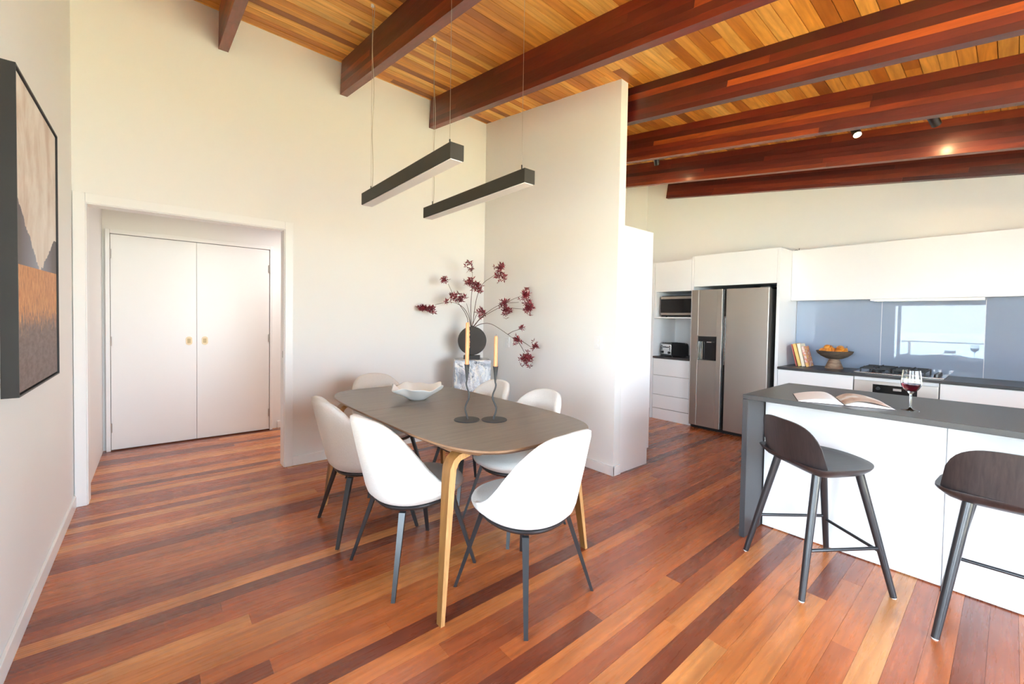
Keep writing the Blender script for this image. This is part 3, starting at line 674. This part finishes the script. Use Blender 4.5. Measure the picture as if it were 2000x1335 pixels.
# wine glass
wg_ = T('wine_glass', 'stemmed wine glass with red wine on the island', 'glass', (3.094, .343, .918))
ob('glass_body', MB().lathe([(.0375, .0), (.037, .0018), (.012, .005), (.0055, .012), (.0042, .03), (.004, .07), (.0055, .088), (.014, .098), (.030, .112), (.0415, .135), (.0435, .155), (.040, .185), (.0365, .215),
      (.0355, .215), (.039, .185), (.0422, .155), (.040, .136), (.0288, .114), (.013, .1005), (.002, .097)], n=40, cap0=True, cap1=True), M['glass'], wg_, smooth=True, sharp=60)
ob('wine', MB().lathe([(.002, .0975), (.0127, .1011), (.0284, .1146), (.0395, .1365), (.0405, .142), (.0403, .1425), (.002, .1425)], n=40), M['wine'], wg_, smooth=True, sharp=50)

# ------------------------------------------------------------------ bar stools
def make_stool(label):
    e = T('bar_stool', label, 'stool', (0, 0, 0), 0, 'dark wooden bar stools at the island')      # +x is the seat's front
    def outline(k, sc=1.0):
        P = []
        n = 48
        for i in range(n):
            a = 2*PI*i/n; ca_, sa_ = math.cos(a), math.sin(a)
            ex = 2.3 if ca_ > 0 else 2.3 + 4.5*min(1, -ca_*1.6)
            rr = (abs(ca_)**ex + abs(sa_)**ex)**(-1/ex)
            x, yy = rr*ca_, rr*sa_
            yy *= (.265 - .045*(x+1)/2*1.0); x = x*.215 if x > 0 else x*(.200)
            P.append((x*sc, yy*sc))
        return P
    H = .648
    def sh(P, z, bow=0): return [(x, yy, z + bow*((yy/.26)**2)) for x, yy in P]
    o0 = outline(0)
    m = MB(); m.rings([sh(outline(0, .70), H-.052), sh(outline(0, .86), H-.034), sh(outline(0, .965), H-.014, .004), sh(outline(0, 1.0), H-.003, .006), sh(outline(0, 1.0), H+.003, .006), sh(outline(0, .97), H+.004, .005), sh(outline(0, .8), H-.004, .003), sh(outline(0, .4), H-.010), sh(outline(0, .05), H-.011)])
    ob('seat', m, M['stool'], e, smooth=True, sharp=50)
    # backrest shell
    m = MB(); N = 24; Ro = []; Ri = []
    def bp(v, w, off):      # v -1..1 across, w 0..1 up
        th = v*1.02; Rr = .275
        x = -.200 + Rr*(1-math.cos(th))*.44 ; yy = .236*math.sin(th)/math.sin(1.02)
        hgt = .203*(1-abs(v)**3.3)**.55 + .012
        x -= .030*w*hgt/.2
        nx, ny = math.cos(th), -math.sin(th)
        return (x+nx*off, yy+ny*off*.6, H-.004+w*hgt)
    Rg = []
    for i in range(N+1):
        v = -1 + 2*i/N
        out = [bp(v, w, 0) for w in (0, .25, .5, .75, .93, 1)]; inn = [bp(v, w, .012) for w in (1, .93, .75, .5, .25, 0)]
        Rg.append(out+inn)
    m.rings(Rg); ob('backrest', m, M['stool'], e, smooth=True, sharp=55)
    for sx, sy, tx, ty in ((-.25, .23, -.125, .145), (-.25, -.23, -.125, -.145), (.24, .215, .12, .12), (.24, -.215, .12, -.12)):
        l = ob('leg', MB().tube([(sx, sy, .004), (sx+(tx-sx)*.5, sy+(ty-sy)*.5, .31), (tx, ty, .612)], [.0145, .0182, .0205], 16), M['stool_leg'], e, smooth=True)
        ob('foot_cap', MB().tube([(sx, sy, 0), (sx, sy, .004)], .012, 12), M['plastic'], l)
    def lp(sx, sy, tx, ty, z): f = z/.612; return (sx+(tx-sx)*f, sy+(ty-sy)*f, z)
    A, B_, C_, D_ = (-.25, .23, -.125, .145), (-.25, -.23, -.125, -.145), (.24, .215, .12, .12), (.24, -.215, .12, -.12)
    for P, Q, z in ((A, C_, .235), (B_, D_, .235), (C_, D_, .215)):
        ob('stretcher', MB().tube([lp(*P, z), lp(*Q, z)], .0085, 10), M['stool_leg'], e, smooth=True)
    return e
st = make_stool('dark wooden bar stool standing by the waterfall end of the island')
st.location = (2.775, .665, 0); st.rotation_euler = (0, 0, math.radians(-37.5))
s2 = copy_tree(st); s2.location = (2.872, -.036, 0); s2.rotation_euler = (0, 0, math.radians(3))
s2['label'] = 'dark wooden bar stool cut off by the right edge of the picture'

# ------------------------------------------------------------------ dining chairs
def make_chair(label):
    e = T('dining_chair', label, 'chair', (0, 0, 0), 0, 'cream upholstered dining chairs')     # +y is the seat's front
    N = 56
    ZB, ZS = .400, .468
    def ang(i): return 2*PI*i/N
    def rim(c):                          # c = cos of the angle from the back (1 back, -1 front)
        g = max(0, .5+.5*c)
        T_ = [(0, 0), (.12, .004), (.25, .028), (.4, .105), (.5, .19), (.6, .315), (.7, .49), (.8, .695), (.88, .86), (.94, .955), (1, 1)]
        for (a0, b0), (a1, b1) in zip(T_, T_[1:]):
            if g <= a1: return .452 + .413*(b0 + (b1-b0)*(g-a0)/(a1-a0))
        return .865
    prof = {}
    Rg = []
    for i in range(N):
        a = ang(i); c = math.cos(a); s_ = math.sin(a); z1 = rim(c); g = max(0, .5+.5*c)
        def P(k, z, inset=0):            # k: radius factor
            h = max(0, z-.50)
            yb = (.262 if c > 0 else .262+.022*min(1, -c*2))*k + (h*.24*max(0, c)) - inset
            xb = .256*k*(1 + .34*h) - inset
            # superellipse for a squarer plan
            ex = 2.25; rr = (abs(s_)**ex+abs(c)**ex)**(-1/ex)
            return (xb*s_*rr, -yb*c*rr, z)
        th = .022 + .026*g
        ring = [P(.74, ZB)]
        for f in (0.0, .06, .15, .30, .5, .72, .9):
            z = ZB + (z1-ZB)*f if False else None
        zs = [ZB+.012, ZB+.035, ZB+.07]
        ks = [.83, .915, .965]
        for z, k in zip(zs, ks): ring.append(P(k, min(z, z1-.004*(4-len(ring)))))
        top = z1; b0 = ZB+.07
        for f in (.25, .5, .75, .93):
            z = b0+(top-b0)*f if top > b0 else top-.003*(1-f)
            k = .965 + .04*min(1, (z-b0)/.12) if z > b0 else .965
            ring.append(P(k, z))
        kk = 1.0 if top > b0+.05 else .972
        ring += [P(kk, top-.001, .004), P(kk, top+.006, th*.5), P(kk, top-.001, th)]
        for f in (.8, .5, .2, 0):
            z = .425 + (top-.425)*f if f else .425
            ring.append(P(kk-.02*(1-f), z, th+.004))
        Rg.append(ring)
    m = MB(); bm = m.b; V = [[bm.verts.new(p) for p in r] for r in Rg]; n = len(V[0])
    for i in range(N):
        A, B_ = V[i], V[(i+1) % N]
        for k in range(n-1): bm.faces.new((A[k], B_[k], B_[k+1], A[k+1]))
    bm.faces.new([V[i][0] for i in range(N)][::-1]); bm.faces.new([V[i][-1] for i in range(N)])
    ob('shell', m, M['boucle'], e, smooth='all')
    ex = 2.25
    def ring(k, z, dy=0):
        o = []
        for i in range(N):
            a = ang(i); c = math.cos(a); s_ = math.sin(a); rr = (abs(s_)**ex+abs(c)**ex)**(-1/ex)
            o.append((.256*k*s_*rr, -(.262 if c > 0 else .262+.022*min(1, -c*2))*k*c*rr + dy, z + (.010*max(0, -(-c)) if False else 0)))
        return o
    m = MB(); m.rings([ring(.86, .426, .0), ring(.93, .436, .008), ring(.955, .452, .010), ring(.93, .470, .008), ring(.84, .482, .004), ring(.6, .488), ring(.3, .489), ring(.03, .489)])
    ob('seat_cushion', m, M['boucle'], e, smooth='all')
    m = MB(); m.rings([ring(.70, .378), ring(.76, .380), ring(.80, .392), ring(.80, .401), ring(.5, .402)])
    ob('base_plate', m, M['chair_metal'], e, smooth=True)
    for sx in (-1, 1):
        for sy in (-1, 1):
            fx, fy = sx*.243, sy*.25; tx, ty = sx*.155, sy*.155
            d = Vector((sx, sy, 0)).normalized(); q = Vector((-d.y, d.x, 0))
            def sq(x, yy, z, w, h): return [tuple(Vector((x, yy, z))+q*a*w+d*b*h) for a, b in ((-1, -1), (1, -1), (1, 1), (-1, 1))]
            m = MB(); m.rings([sq(fx, fy, 0, .0095, .0075), sq(tx, ty, .380, .016, .012)])
            ob('leg', m, M['chair_metal'], e)
    return e
ch = make_chair('cream chair at the near left of the table, back turned to the viewer')
spots = [((1.10, 2.14), 3.6-90, None), ((1.075, 2.75), -4-90, 'cream chair at the far left side of the table, behind the near left one'),
         ((1.428, 1.573), 4.5, 'cream chair at the near end of the table, right of the golden wooden leg'),
         ((1.85, 2.15), 90, 'cream chair on the right side of the table nearest the viewer, pushed in'),
         ((1.86, 2.72), 90, 'cream chair on the far right side of the table, in front of the marble block'),
         ((1.47, 3.36), 180, 'cream chair at the far end of the table, only its top visible')]
for i, (p, a, lb) in enumerate(spots):
    c = ch if i == 0 else copy_tree(ch)
    c.location = (p[0], p[1], 0); c.rotation_euler = (0, 0, math.radians(a))
    if lb: c['label'] = lb

# ------------------------------------------------------------------ dining table
TZ = .785
dt = T('dining_table', 'long grey-brown dining table with rounded corners and bent golden wood legs', 'table', (1.452, 2.42, 0), math.radians(1.2))
def t_outline(x, yy, cx=1.472, cy=2.415, hx=.483, hy=.995): pass
def toutline(hx, hy, n=96, ex=3.4):
    P = []
    for i in range(n):
        a = 2*PI*i/n; c, s_ = math.cos(a), math.sin(a)
        # rounded rectangle blended with a gentle bow on the ends
        rr = (abs(c)**ex+abs(s_)**ex)**(-1/ex); P.append((hx*rr*c, hy*rr*s_))
    return P
def t_slab(y0, y1):
    hx, hy = .488, .995; P = toutline(hx, hy, 128, 4.3)
    m = MB()
    rings = []
    Q = [(x, min(max(yy, y0), y1)) for x, yy in P]
    inset = [(x*.972, yy*.985) for x, yy in Q]
    bot = [(x*.93, (yy*.965 if abs(yy) > .9 else yy)) for x, yy in Q]
    m.mi = 1
    m.rings([[(x, yy, TZ-.030) for x, yy in bot], [(x, yy, TZ-.009) for x, yy in Q], [(x, yy, TZ-.002) for x, yy in Q], [(x*.996, (yy*.998 if abs(yy) > .9 else yy), TZ) for x, yy in Q]])
    for f in m.b.faces:
        f.normal_update()
    m.b.faces.ensure_lookup_table()
    for f in m.b.faces:
        if len(f.verts) > 8 and f.calc_center_median().z > TZ-.001: f.material_index = 0
    return m
m = t_slab(-2, .165); bmesh.ops.remove_doubles(m.b, verts=m.b.verts, dist=1e-5); ob('tabletop', m, [M['table'], M['table_edge']], dt)
m = t_slab(.167, 2); bmesh.ops.remove_doubles(m.b, verts=m.b.verts, dist=1e-5); ob('tabletop', m, [M['table'], M['table_edge']], dt)
ob('apron', MB().box((-.36, -.70, TZ-.075), (-.335, .70, TZ-.031), .003), M['table_edge'], dt)
ob('apron', MB().box((.335, -.70, TZ-.075), (.36, .70, TZ-.031), .003), M['table_edge'], dt)
for yy in (-.45, .12, .62): ob('crossbar', MB().box((-.334, yy-.03, TZ-.055), (.334, yy+.03, TZ-.032), .003), M['black'], dt)
def table_leg(s, fy, ty):
    # bent plywood: foot, straight rise, arc inwards, short top run ; s = side in x
    pts = [(s*.512, 0.0), (s*.478, .36), (s*.452, .62), (s*.443, .68), (s*.425, .717), (s*.395, .738), (s*.33, .747)]
    thk = [.020, .028, .034, .034, .033, .030, .024]; wd = [.018, .026, .032, .034, .034, .034, .034]
    R = []
    for i, (x, z) in enumerate(pts):
        a = Vector(pts[min(i+1, 6)]) - Vector(pts[max(i-1, 0)]); a.normalize(); nrm = Vector((-a.y, a.x))*s     # points outwards/up
        if i == 0: nrm = Vector((-s*-1, 0)) if False else Vector((s*1.0, 0))*-1*-1
        y0 = fy + (ty-fy)*min(1, z/.68)
        q = thk[i]; o_ = Vector((x, z)); inn = o_ - (Vector((s, 0)) if i == 0 else (nrm if nrm.dot(Vector((s, .6))) > 0 else -nrm))*q
        w = wd[i]
        R.append([(o_.x, y0-w, o_.y), (o_.x, y0+w, o_.y), (inn.x, y0+w, max(0, inn.y)), (inn.x, y0-w, max(0, inn.y))])
    m = MB(); m.rings(R); bmesh.ops.recalc_face_normals(m.b, faces=m.b.faces)
    for f in m.b.faces:
        if abs(f.normal.y) > .6: f.material_index = 1
    return ob('leg', m, [M['oak'], M['oak_edge']], dt, smooth=True, sharp=35)
for s in (-1, 1):
    table_leg(s, -.80, -.74); table_leg(s, .78, .72)

# bowl on the table
m = MB(); n = 72; pr2 = [(.035, 0, 0), (.055, .0, 0), (.075, .014, .0), (.115, .042, .3), (.150, .068, .8), (.178, .088, 1.0), (.183, .093, 1.0), (.176, .092, 1.0), (.146, .074, .7), (.11, .050, .25), (.07, .024, 0), (.03, .014, 0)]
def wav(a): return .55*math.sin(5*a+.6)+.45*math.sin(7*a+1.9)
m.rings([[((r+.014*w*math.sin(6*a+1))*math.cos(a), (r+.014*w*math.sin(6*a+1))*math.sin(a), z+.022*w*wav(a)) for a in [2*PI*k/n for k in range(n)]] for r, z, w in pr2])
tag(ob('shell_bowl', m, M['ceramic'], smooth='all', origin=(0, 0, 0)), 'white wavy-rimmed ceramic bowl on the dining table', 'bowl').location = (1.432, 2.745, TZ)
# candlesticks
def candlestick(x, y, ph, amp, zt, zl, label, lab2):
    e = T('candlestick', label, 'candlestick', (x, y, TZ), 0, 'twisted black iron candlesticks')
    ob('base', MB().lathe([(.074, 0), (.075, .0025), (.073, .005), (.01, .006)], n=36), M['iron'], e, smooth=True)
    rdir = Vector((math.cos(yaw), -math.sin(yaw), 0)); P = []; hgt = zt-.085
    for k in range(25):
        f = k/24; P.append(tuple(rdir*(amp*math.sin(f*2*PI*1.45+ph)*(.35+.65*math.sin(PI*min(1, f*1.05))**.5)) + Vector((0, 0, .005+f*(hgt-.005)))))
    ob('stem', MB().tube(P, [.0055]*6+[.005]*19, 8), M['iron'], e, smooth=True)
    c0 = Vector((P[-1][0], P[-1][1], 0))
    ob('cup', MB().lathe([(.0055, hgt-.004), (.009, hgt+.03), (.0145, zt-.004), (.0165, zt), (.012, zt), (.010, zt-.02)], (c0.x, c0.y, 0), 20), M['iron'], e, smooth=True)
    t_ = T('taper_candle', lab2, 'candle', (x+c0.x, y+c0.y, TZ+zt-.019), 0, 'peach taper candles')
    L = zl-(zt-.019)
    ob('wax', MB().lathe([(.0095, 0), (.0115, .022), (.0105, L-.01), (.008, L-.002), (.002, L-.004)], n=20), M['wax'], t_, smooth=True)
    ob('wick', MB().tube([(0, 0, L-.005), (.001, 0, L+.008)], .0009, 6), M['black'], t_)
    return t_
t1 = candlestick(1.369, 2.017, 2.4, .012, .322, .565, 'twisted black iron candlestick with the taller dripping candle, left one', 'taller peach taper candle with wax drips, in the left candlestick')
m = MB()
for z, r_ in ((.19, .0035), (.165, .003), (.15, .0045), (.135, .0032), (.12, .0038), (.21, .003)):
    m.lathe([(.0005, -r_*2.5), (r_, -r_), (r_*.9, r_), (.0006, r_*2.2)], (.0108*math.cos(yaw), -.0108*math.sin(yaw), z), 8)
ob('wax_drip', m, M['wax'], t1, smooth='all')
candlestick(1.497, 1.925, 5.6, .012, .312, .490, 'twisted black iron candlestick with the shorter candle, right one', 'shorter peach taper candle, in the right candlestick')

# ------------------------------------------------------------------ pendants
def pendant(x, y0, y1, z, label):
    e = T('linear_pendant', label, 'pendant light', (x, (y0+y1)/2, z), 0, 'black linear pendant lights over the table')
    w, h_ = .042, .088; hy = (y1-y0)/2
    ob('housing', MB().box((-w, -hy, .004), (w, hy, h_), .002), M['lamp_black'], e)
    ob('diffuser', MB().box((-w+.006, -hy+.006, .0), (w-.006, hy-.006, .0045)), M['diffuser'], e)
    for s in (-1, 1):
        yy = s*(hy-.075); zt = zc(x, (y0+y1)/2+yy)-z
        ob('cable_clip', MB().box((-.012, yy-.03, h_), (.012, yy+.03, h_+.006), .001).tube([(0, yy, h_), (0, yy, h_+.045)], .004, 8), M['lamp_black'], e)
        ob('cable', MB().tube([(0, yy, h_+.03), (0, yy, zt)], .0012, 6), M['cable'], e)
    yy = hy-.075; zt = zc(x, (y0+y1)/2+yy)-z; P = []
    for k in range(30):
        f = k/29; P.append((.010+.006*math.sin(f*14), yy+.006*math.sin(f*9+1), h_+(zt-h_)*f))
    ob('power_cord', MB().tube(P, .0022, 6), M['cord'], e)
    ob('ceiling_rose', MB().tube([(0, yy, zt-.016), (0, yy, zt)], .011, 12), M['plastic'], e)
pendant(1.165+.04, 1.90, 3.14, 2.197, 'left black linear pendant light, nearer and higher in the picture')
pendant(1.68+.04, 1.90, 3.15, 2.187, 'right black linear pendant light, lower in the picture')

# ------------------------------------------------------------------ corner: marble block, vase, branches
rz = math.radians(-30.3)
pl_ = MB(); pl_.box((-.195, 0, 0), (.195, .30, .93), .012)
bmesh.ops.subdivide_edges(pl_.b, edges=[e for e in pl_.b.edges if e.calc_length() > .1], cuts=9, use_grid_fill=True)
rnd = random.Random(3)
for v in pl_.b.verts:
    if v.co.z < .90:
        k = .012 if v.co.x < .1 else .03
        v.co.x += rnd.uniform(-k, k*.3)*(1 if v.co.x > 0 else .3); v.co.y += rnd.uniform(-.004, .006)
pt = ob('marble_plinth', pl_, M['marble'], origin=(0, 0, 0)); pt.location = (2.57, 3.69, 0); pt.rotation_euler = (0, 0, rz)
tag(pt, 'rough grey-blue and white marble block plinth in the corner', 'plinth')
vc = Vector((2.57, 3.69, .93)) + Vector((math.sin(-rz), math.cos(-rz), 0))*.14
va = T('vase', 'round flat dark ceramic vase on the marble block', 'vase', vc, math.radians(-40.1))
ob('foot', MB().box((-.088, -.04, 0), (.088, .04, .042), .003), M['vase'], va)
m = MB(); prof = [(.10, -.038), (.135, -.037), (.150, -.030), (.156, -.012), (.156, .012), (.150, .030), (.135, .037), (.10, .038)]
m.rings([[(r_*math.cos(2*PI*k/56), yy, .200+r_*math.sin(2*PI*k/56)) for k in range(56)] for r_, yy in prof])
ob('disc_body', m, M['vase'], va, smooth=True, sharp=35)
ob('neck', MB().lathe([(.020, .345), (.020, .362), (.013, .362), (.013, .35)], n=20), M['vase'], va, smooth=True)
# branches in the vase's own frame: x right, z up, y away
br = T('dried_branches', 'branches with dark red star-shaped leaves standing in the vase', 'branches', vc + Vector((0, 0, .352)), math.radians(-40.1))
pxm = .00562
def B(px, py, dy=0):
    dy -= max(0, px-965)*.0030
    return ((px-930)*pxm + (px-1000)*dy/824, dy, (635-py)*pxm + (643-py)*dy/824)
stems = [[(929, 635), (926, 600), (928, 565), (930, 545), (927, 520)], [(927, 635), (923, 615), (915, 600), (903, 591), (885, 586), (870, 590), (857, 593)], [(924, 636), (919, 612), (903, 590), (893, 575), (882, 552)],
         [(928, 636), (924, 610), (918, 590)], [(930, 636), (934, 600), (938, 575), (948, 550), (968, 537), (976, 530)], [(932, 636), (945, 618), (970, 603), (985, 595), (1000, 583), (1025, 572)], [(985, 596), (1005, 597), (1030, 598)],
         [(933, 636), (948, 628), (965, 627), (985, 638), (1003, 650), (1014, 658)], [(1000, 648), (1010, 641), (1026, 636)], [(1018, 657), (1030, 661), (1046, 671)], [(1020, 661), (1029, 675), (1034, 684)], [(930, 633), (936, 615), (942, 606)], [(932, 634), (950, 612), (985, 588), (1020, 585)]]
deps = [0, -.05, -.08, .03, .06, -.02, .02, -.1, -.1, -.12, -.1, .02, .0]
def fol(seed, px, py, wpx, hpx, n, dep):
    r_ = random.Random(seed); m = MB()
    for _ in range(int(n*1.35)):
        c = Vector(B(px+r_.gauss(0, .30)*wpx, py+r_.gauss(0, .30)*hpx, dep+r_.gauss(0, .016)))
        # a little star of narrow leaves
        q = r_.randint(4, 6); ax = Euler((r_.uniform(-1.2, 1.2), r_.uniform(-1, 1), r_.uniform(0, 6))).to_matrix()
        for j in range(q):
            L = r_.uniform(.030, .052); w = L*.17; a = 2*PI*j/q + r_.uniform(-.3, .3); d = ax @ Vector((math.cos(a), math.sin(a), r_.uniform(.1, .7))).normalized(); s_ = ax @ Vector((-math.sin(a), math.cos(a), 0)); nn = d.cross(s_).normalized()
            v = [m.b.verts.new(c), m.b.verts.new(c+d*L*.5+s_*w), m.b.verts.new(c+d*L-nn*.003), m.b.verts.new(c+d*L*.5-s_*w), m.b.verts.new(c+d*L*.5+nn*.003)]
            for f in ((0, 1, 4), (1, 2, 4), (2, 3, 4), (3, 0, 4), (0, 3, 2, 1)): m.b.faces.new([v[k] for k in f])
    return m
for i, (P, dp) in enumerate(zip(stems, deps)):
    Q = [B(a, b, dp*(j/(len(P)-1))**.8) for j, (a, b) in enumerate(P)]
    # smooth the path
    for _ in range(2):
        N_ = [Q[0]]
        for a, b in zip(Q, Q[1:]):
            a, b = Vector(a), Vector(b); N_ += [tuple(a*.75+b*.25), tuple(a*.25+b*.75)]
        N_.append(Q[-1]); Q = N_
    ob('branch', MB().tube(Q, [.0042-.0024*k/(len(Q)-1) for k in range(len(Q))], 6), M['twig'], br, smooth=True)
for i, (px, py, w, h_, n, dp) in enumerate([(922, 514, 7, 8, 5, 0), (926, 525, 7, 8, 5, 0), (925, 551, 16, 12, 17, .01), (939, 560, 14, 16, 19, .04), (982, 520, 14, 14, 15, .06), (983, 537, 14, 14, 14, .06), (876, 545, 13, 10, 10, -.08),
        (905, 582, 20, 12, 18, -.04), (890, 575, 12, 6, 5, -.07), (880, 587, 12, 5, 4, -.05), (832, 601, 13, 7, 14, -.05), (848, 602, 13, 9, 16, -.05), (947, 606, 12, 12, 11, .02), (992, 588, 14, 12, 14, -.01), (997, 604, 13, 16, 18, .01),
        (1034, 570, 13, 18, 22, -.02), (1039, 593, 13, 20, 24, .02), (1027, 635, 7, 7, 5, -.1), (1018, 659, 14, 10, 11, -.11), (1052, 669, 10, 10, 9, -.12), (1036, 697, 17, 20, 24, -.1)]):
    o = ob('leaf_cluster', fol(i*11+5, px, py, w, h_, n, dp), M['leaf'], br); o['kind'] = 'stuff'

# ------------------------------------------------------------------ picture
pc = T('framed_picture', 'large landscape picture in a deep black frame on the left wall', 'picture', (XL, 2.43, 1.04))
y0, y1, z0, z1, xf = 2.43, 3.30, 1.04, 2.30, XL+.047
m = MB(); m.box((XL+.001, y0, z0), (xf, y0+.007, z1)).box((XL+.001, y1-.007, z0), (xf, y1, z1)).box((XL+.001, y0+.007, z0), (xf, y1-.007, z0+.007)).box((XL+.001, y0+.007, z1-.007), (xf, y1-.007, z1))
ob('frame', m, M['black'], pc, world=True)
cv = ob('canvas', MB().box((0, .011, 0), (.036, .845, 1.236)), M['painting'], pc); cv.location = (.004, .009, .012)
# switches
for (a, b, c_, lb) in ((XS, 2.44, 1.17, 'double light switch on the partition wall, right of the branches'), (XS, 3.74, 1.107, 'small white wall plate on the partition wall beside the vase')):
    e = T('light_switch', lb, 'switch', (a, b, c_), 0, 'white plates on the partition wall')
    ob('plate', MB().box((-.009, -.038, -.058), (-.0005, .038, .058), .002), M['plastic'], e)
    for s in (-1, 1): ob('rocker', MB().box((-.012, -.010, s*.022-.010), (-.009, .010, s*.022+.010), .001), M['plastic'], e)

# ------------------------------------------------------------------ kitchen spot lamps
def spot(x, y, tilt_to, label, power=7):
    zt = zc(x, y); e = T('ceiling_spotlight', label, 'spotlight', (x, y, zt-.115), 0, 'small black ceiling spotlights between the kitchen beams')
    ob('stem', MB().tube([(0, 0, .0), (0, 0, .113)], .008, 8), M['black'], e)
    ob('mount', MB().tube([(0, 0, .100), (0, 0, .113)], .035, 16), M['black'], e)
    d = (Vector(tilt_to)-Vector((x, y, zt-.10))).normalized(); q = d.to_track_quat('Z', 'Y').to_matrix().to_4x4()
    m = MB(); m.lathe([(.030, -.055), (.032, -.05), (.032, .05), (.029, .05), (.029, .040)], n=24, cap0=True, cap1=True); m.xf(Matrix.Translation((0, 0, -.035)) @ q)
    ob('lamp_body', m, M['chair_metal'], e, smooth=True)
    m = MB(); m.lathe([(.027, .041), (.027, .044)], n=24); m.xf(Matrix.Translation((0, 0, -.035)) @ q)
    ob('lamp_face', m, M['lamp_on'], e)
    ld = bpy.data.lights.new('spot', 'SPOT'); ld.energy = power; ld.color = (1, .62, .30); ld.spot_size = math.radians(75); ld.spot_blend = .8; ld.shadow_soft_size = .025
    lo = bpy.data.objects.new('spot_lamp', ld); COL.objects.link(lo); lo.parent = e
    lo.matrix_local = Matrix.Translation(Vector((0, 0, -.035)) + d*.06) @ (-d).to_track_quat('Z', 'Y').to_matrix().to_4x4()
spot(4.75, .948, (3.2, -.2, 0), 'lit spotlight facing the viewer, right of the partition wall')
spot(4.75, 3.41, (3.6, 1.6, 0), 'lit spotlight half hidden at the edge of the partition wall')
spot(4.75, .455, (6.0, .1, 2.3), 'dark spotlight turned to the wall cupboards, rightmost in the picture', 5)
spot(4.75, 2.91, (5.9, 3.3, 1.9), 'dark spotlight turned to the microwave cupboard', 6)
# unseen hall lamp, added to brighten the hall
hl = T('hall_fill_light', 'unseen round fill lamp added to brighten the hall', 'ceiling light', (1.5, 5.0, 2.45))
ob('body', MB().lathe([(.17, -.03), (.18, -.02), (.18, 0)], n=32), M['plastic'], hl, smooth=True)
ob('diffuser', MB().lathe([(.16, -.034), (.16, -.030)], n=32), M['hall_fill_on'], hl)
ld = bpy.data.lights.new('hall_fill_lamp', 'AREA'); ld.shape = 'DISK'; ld.size = .34; ld.energy = 9.5; ld.color = (1, .95, .90)
lo = bpy.data.objects.new('hall_fill_lamp', ld); COL.objects.link(lo); lo.location = (1.5, 5.0, 2.41)
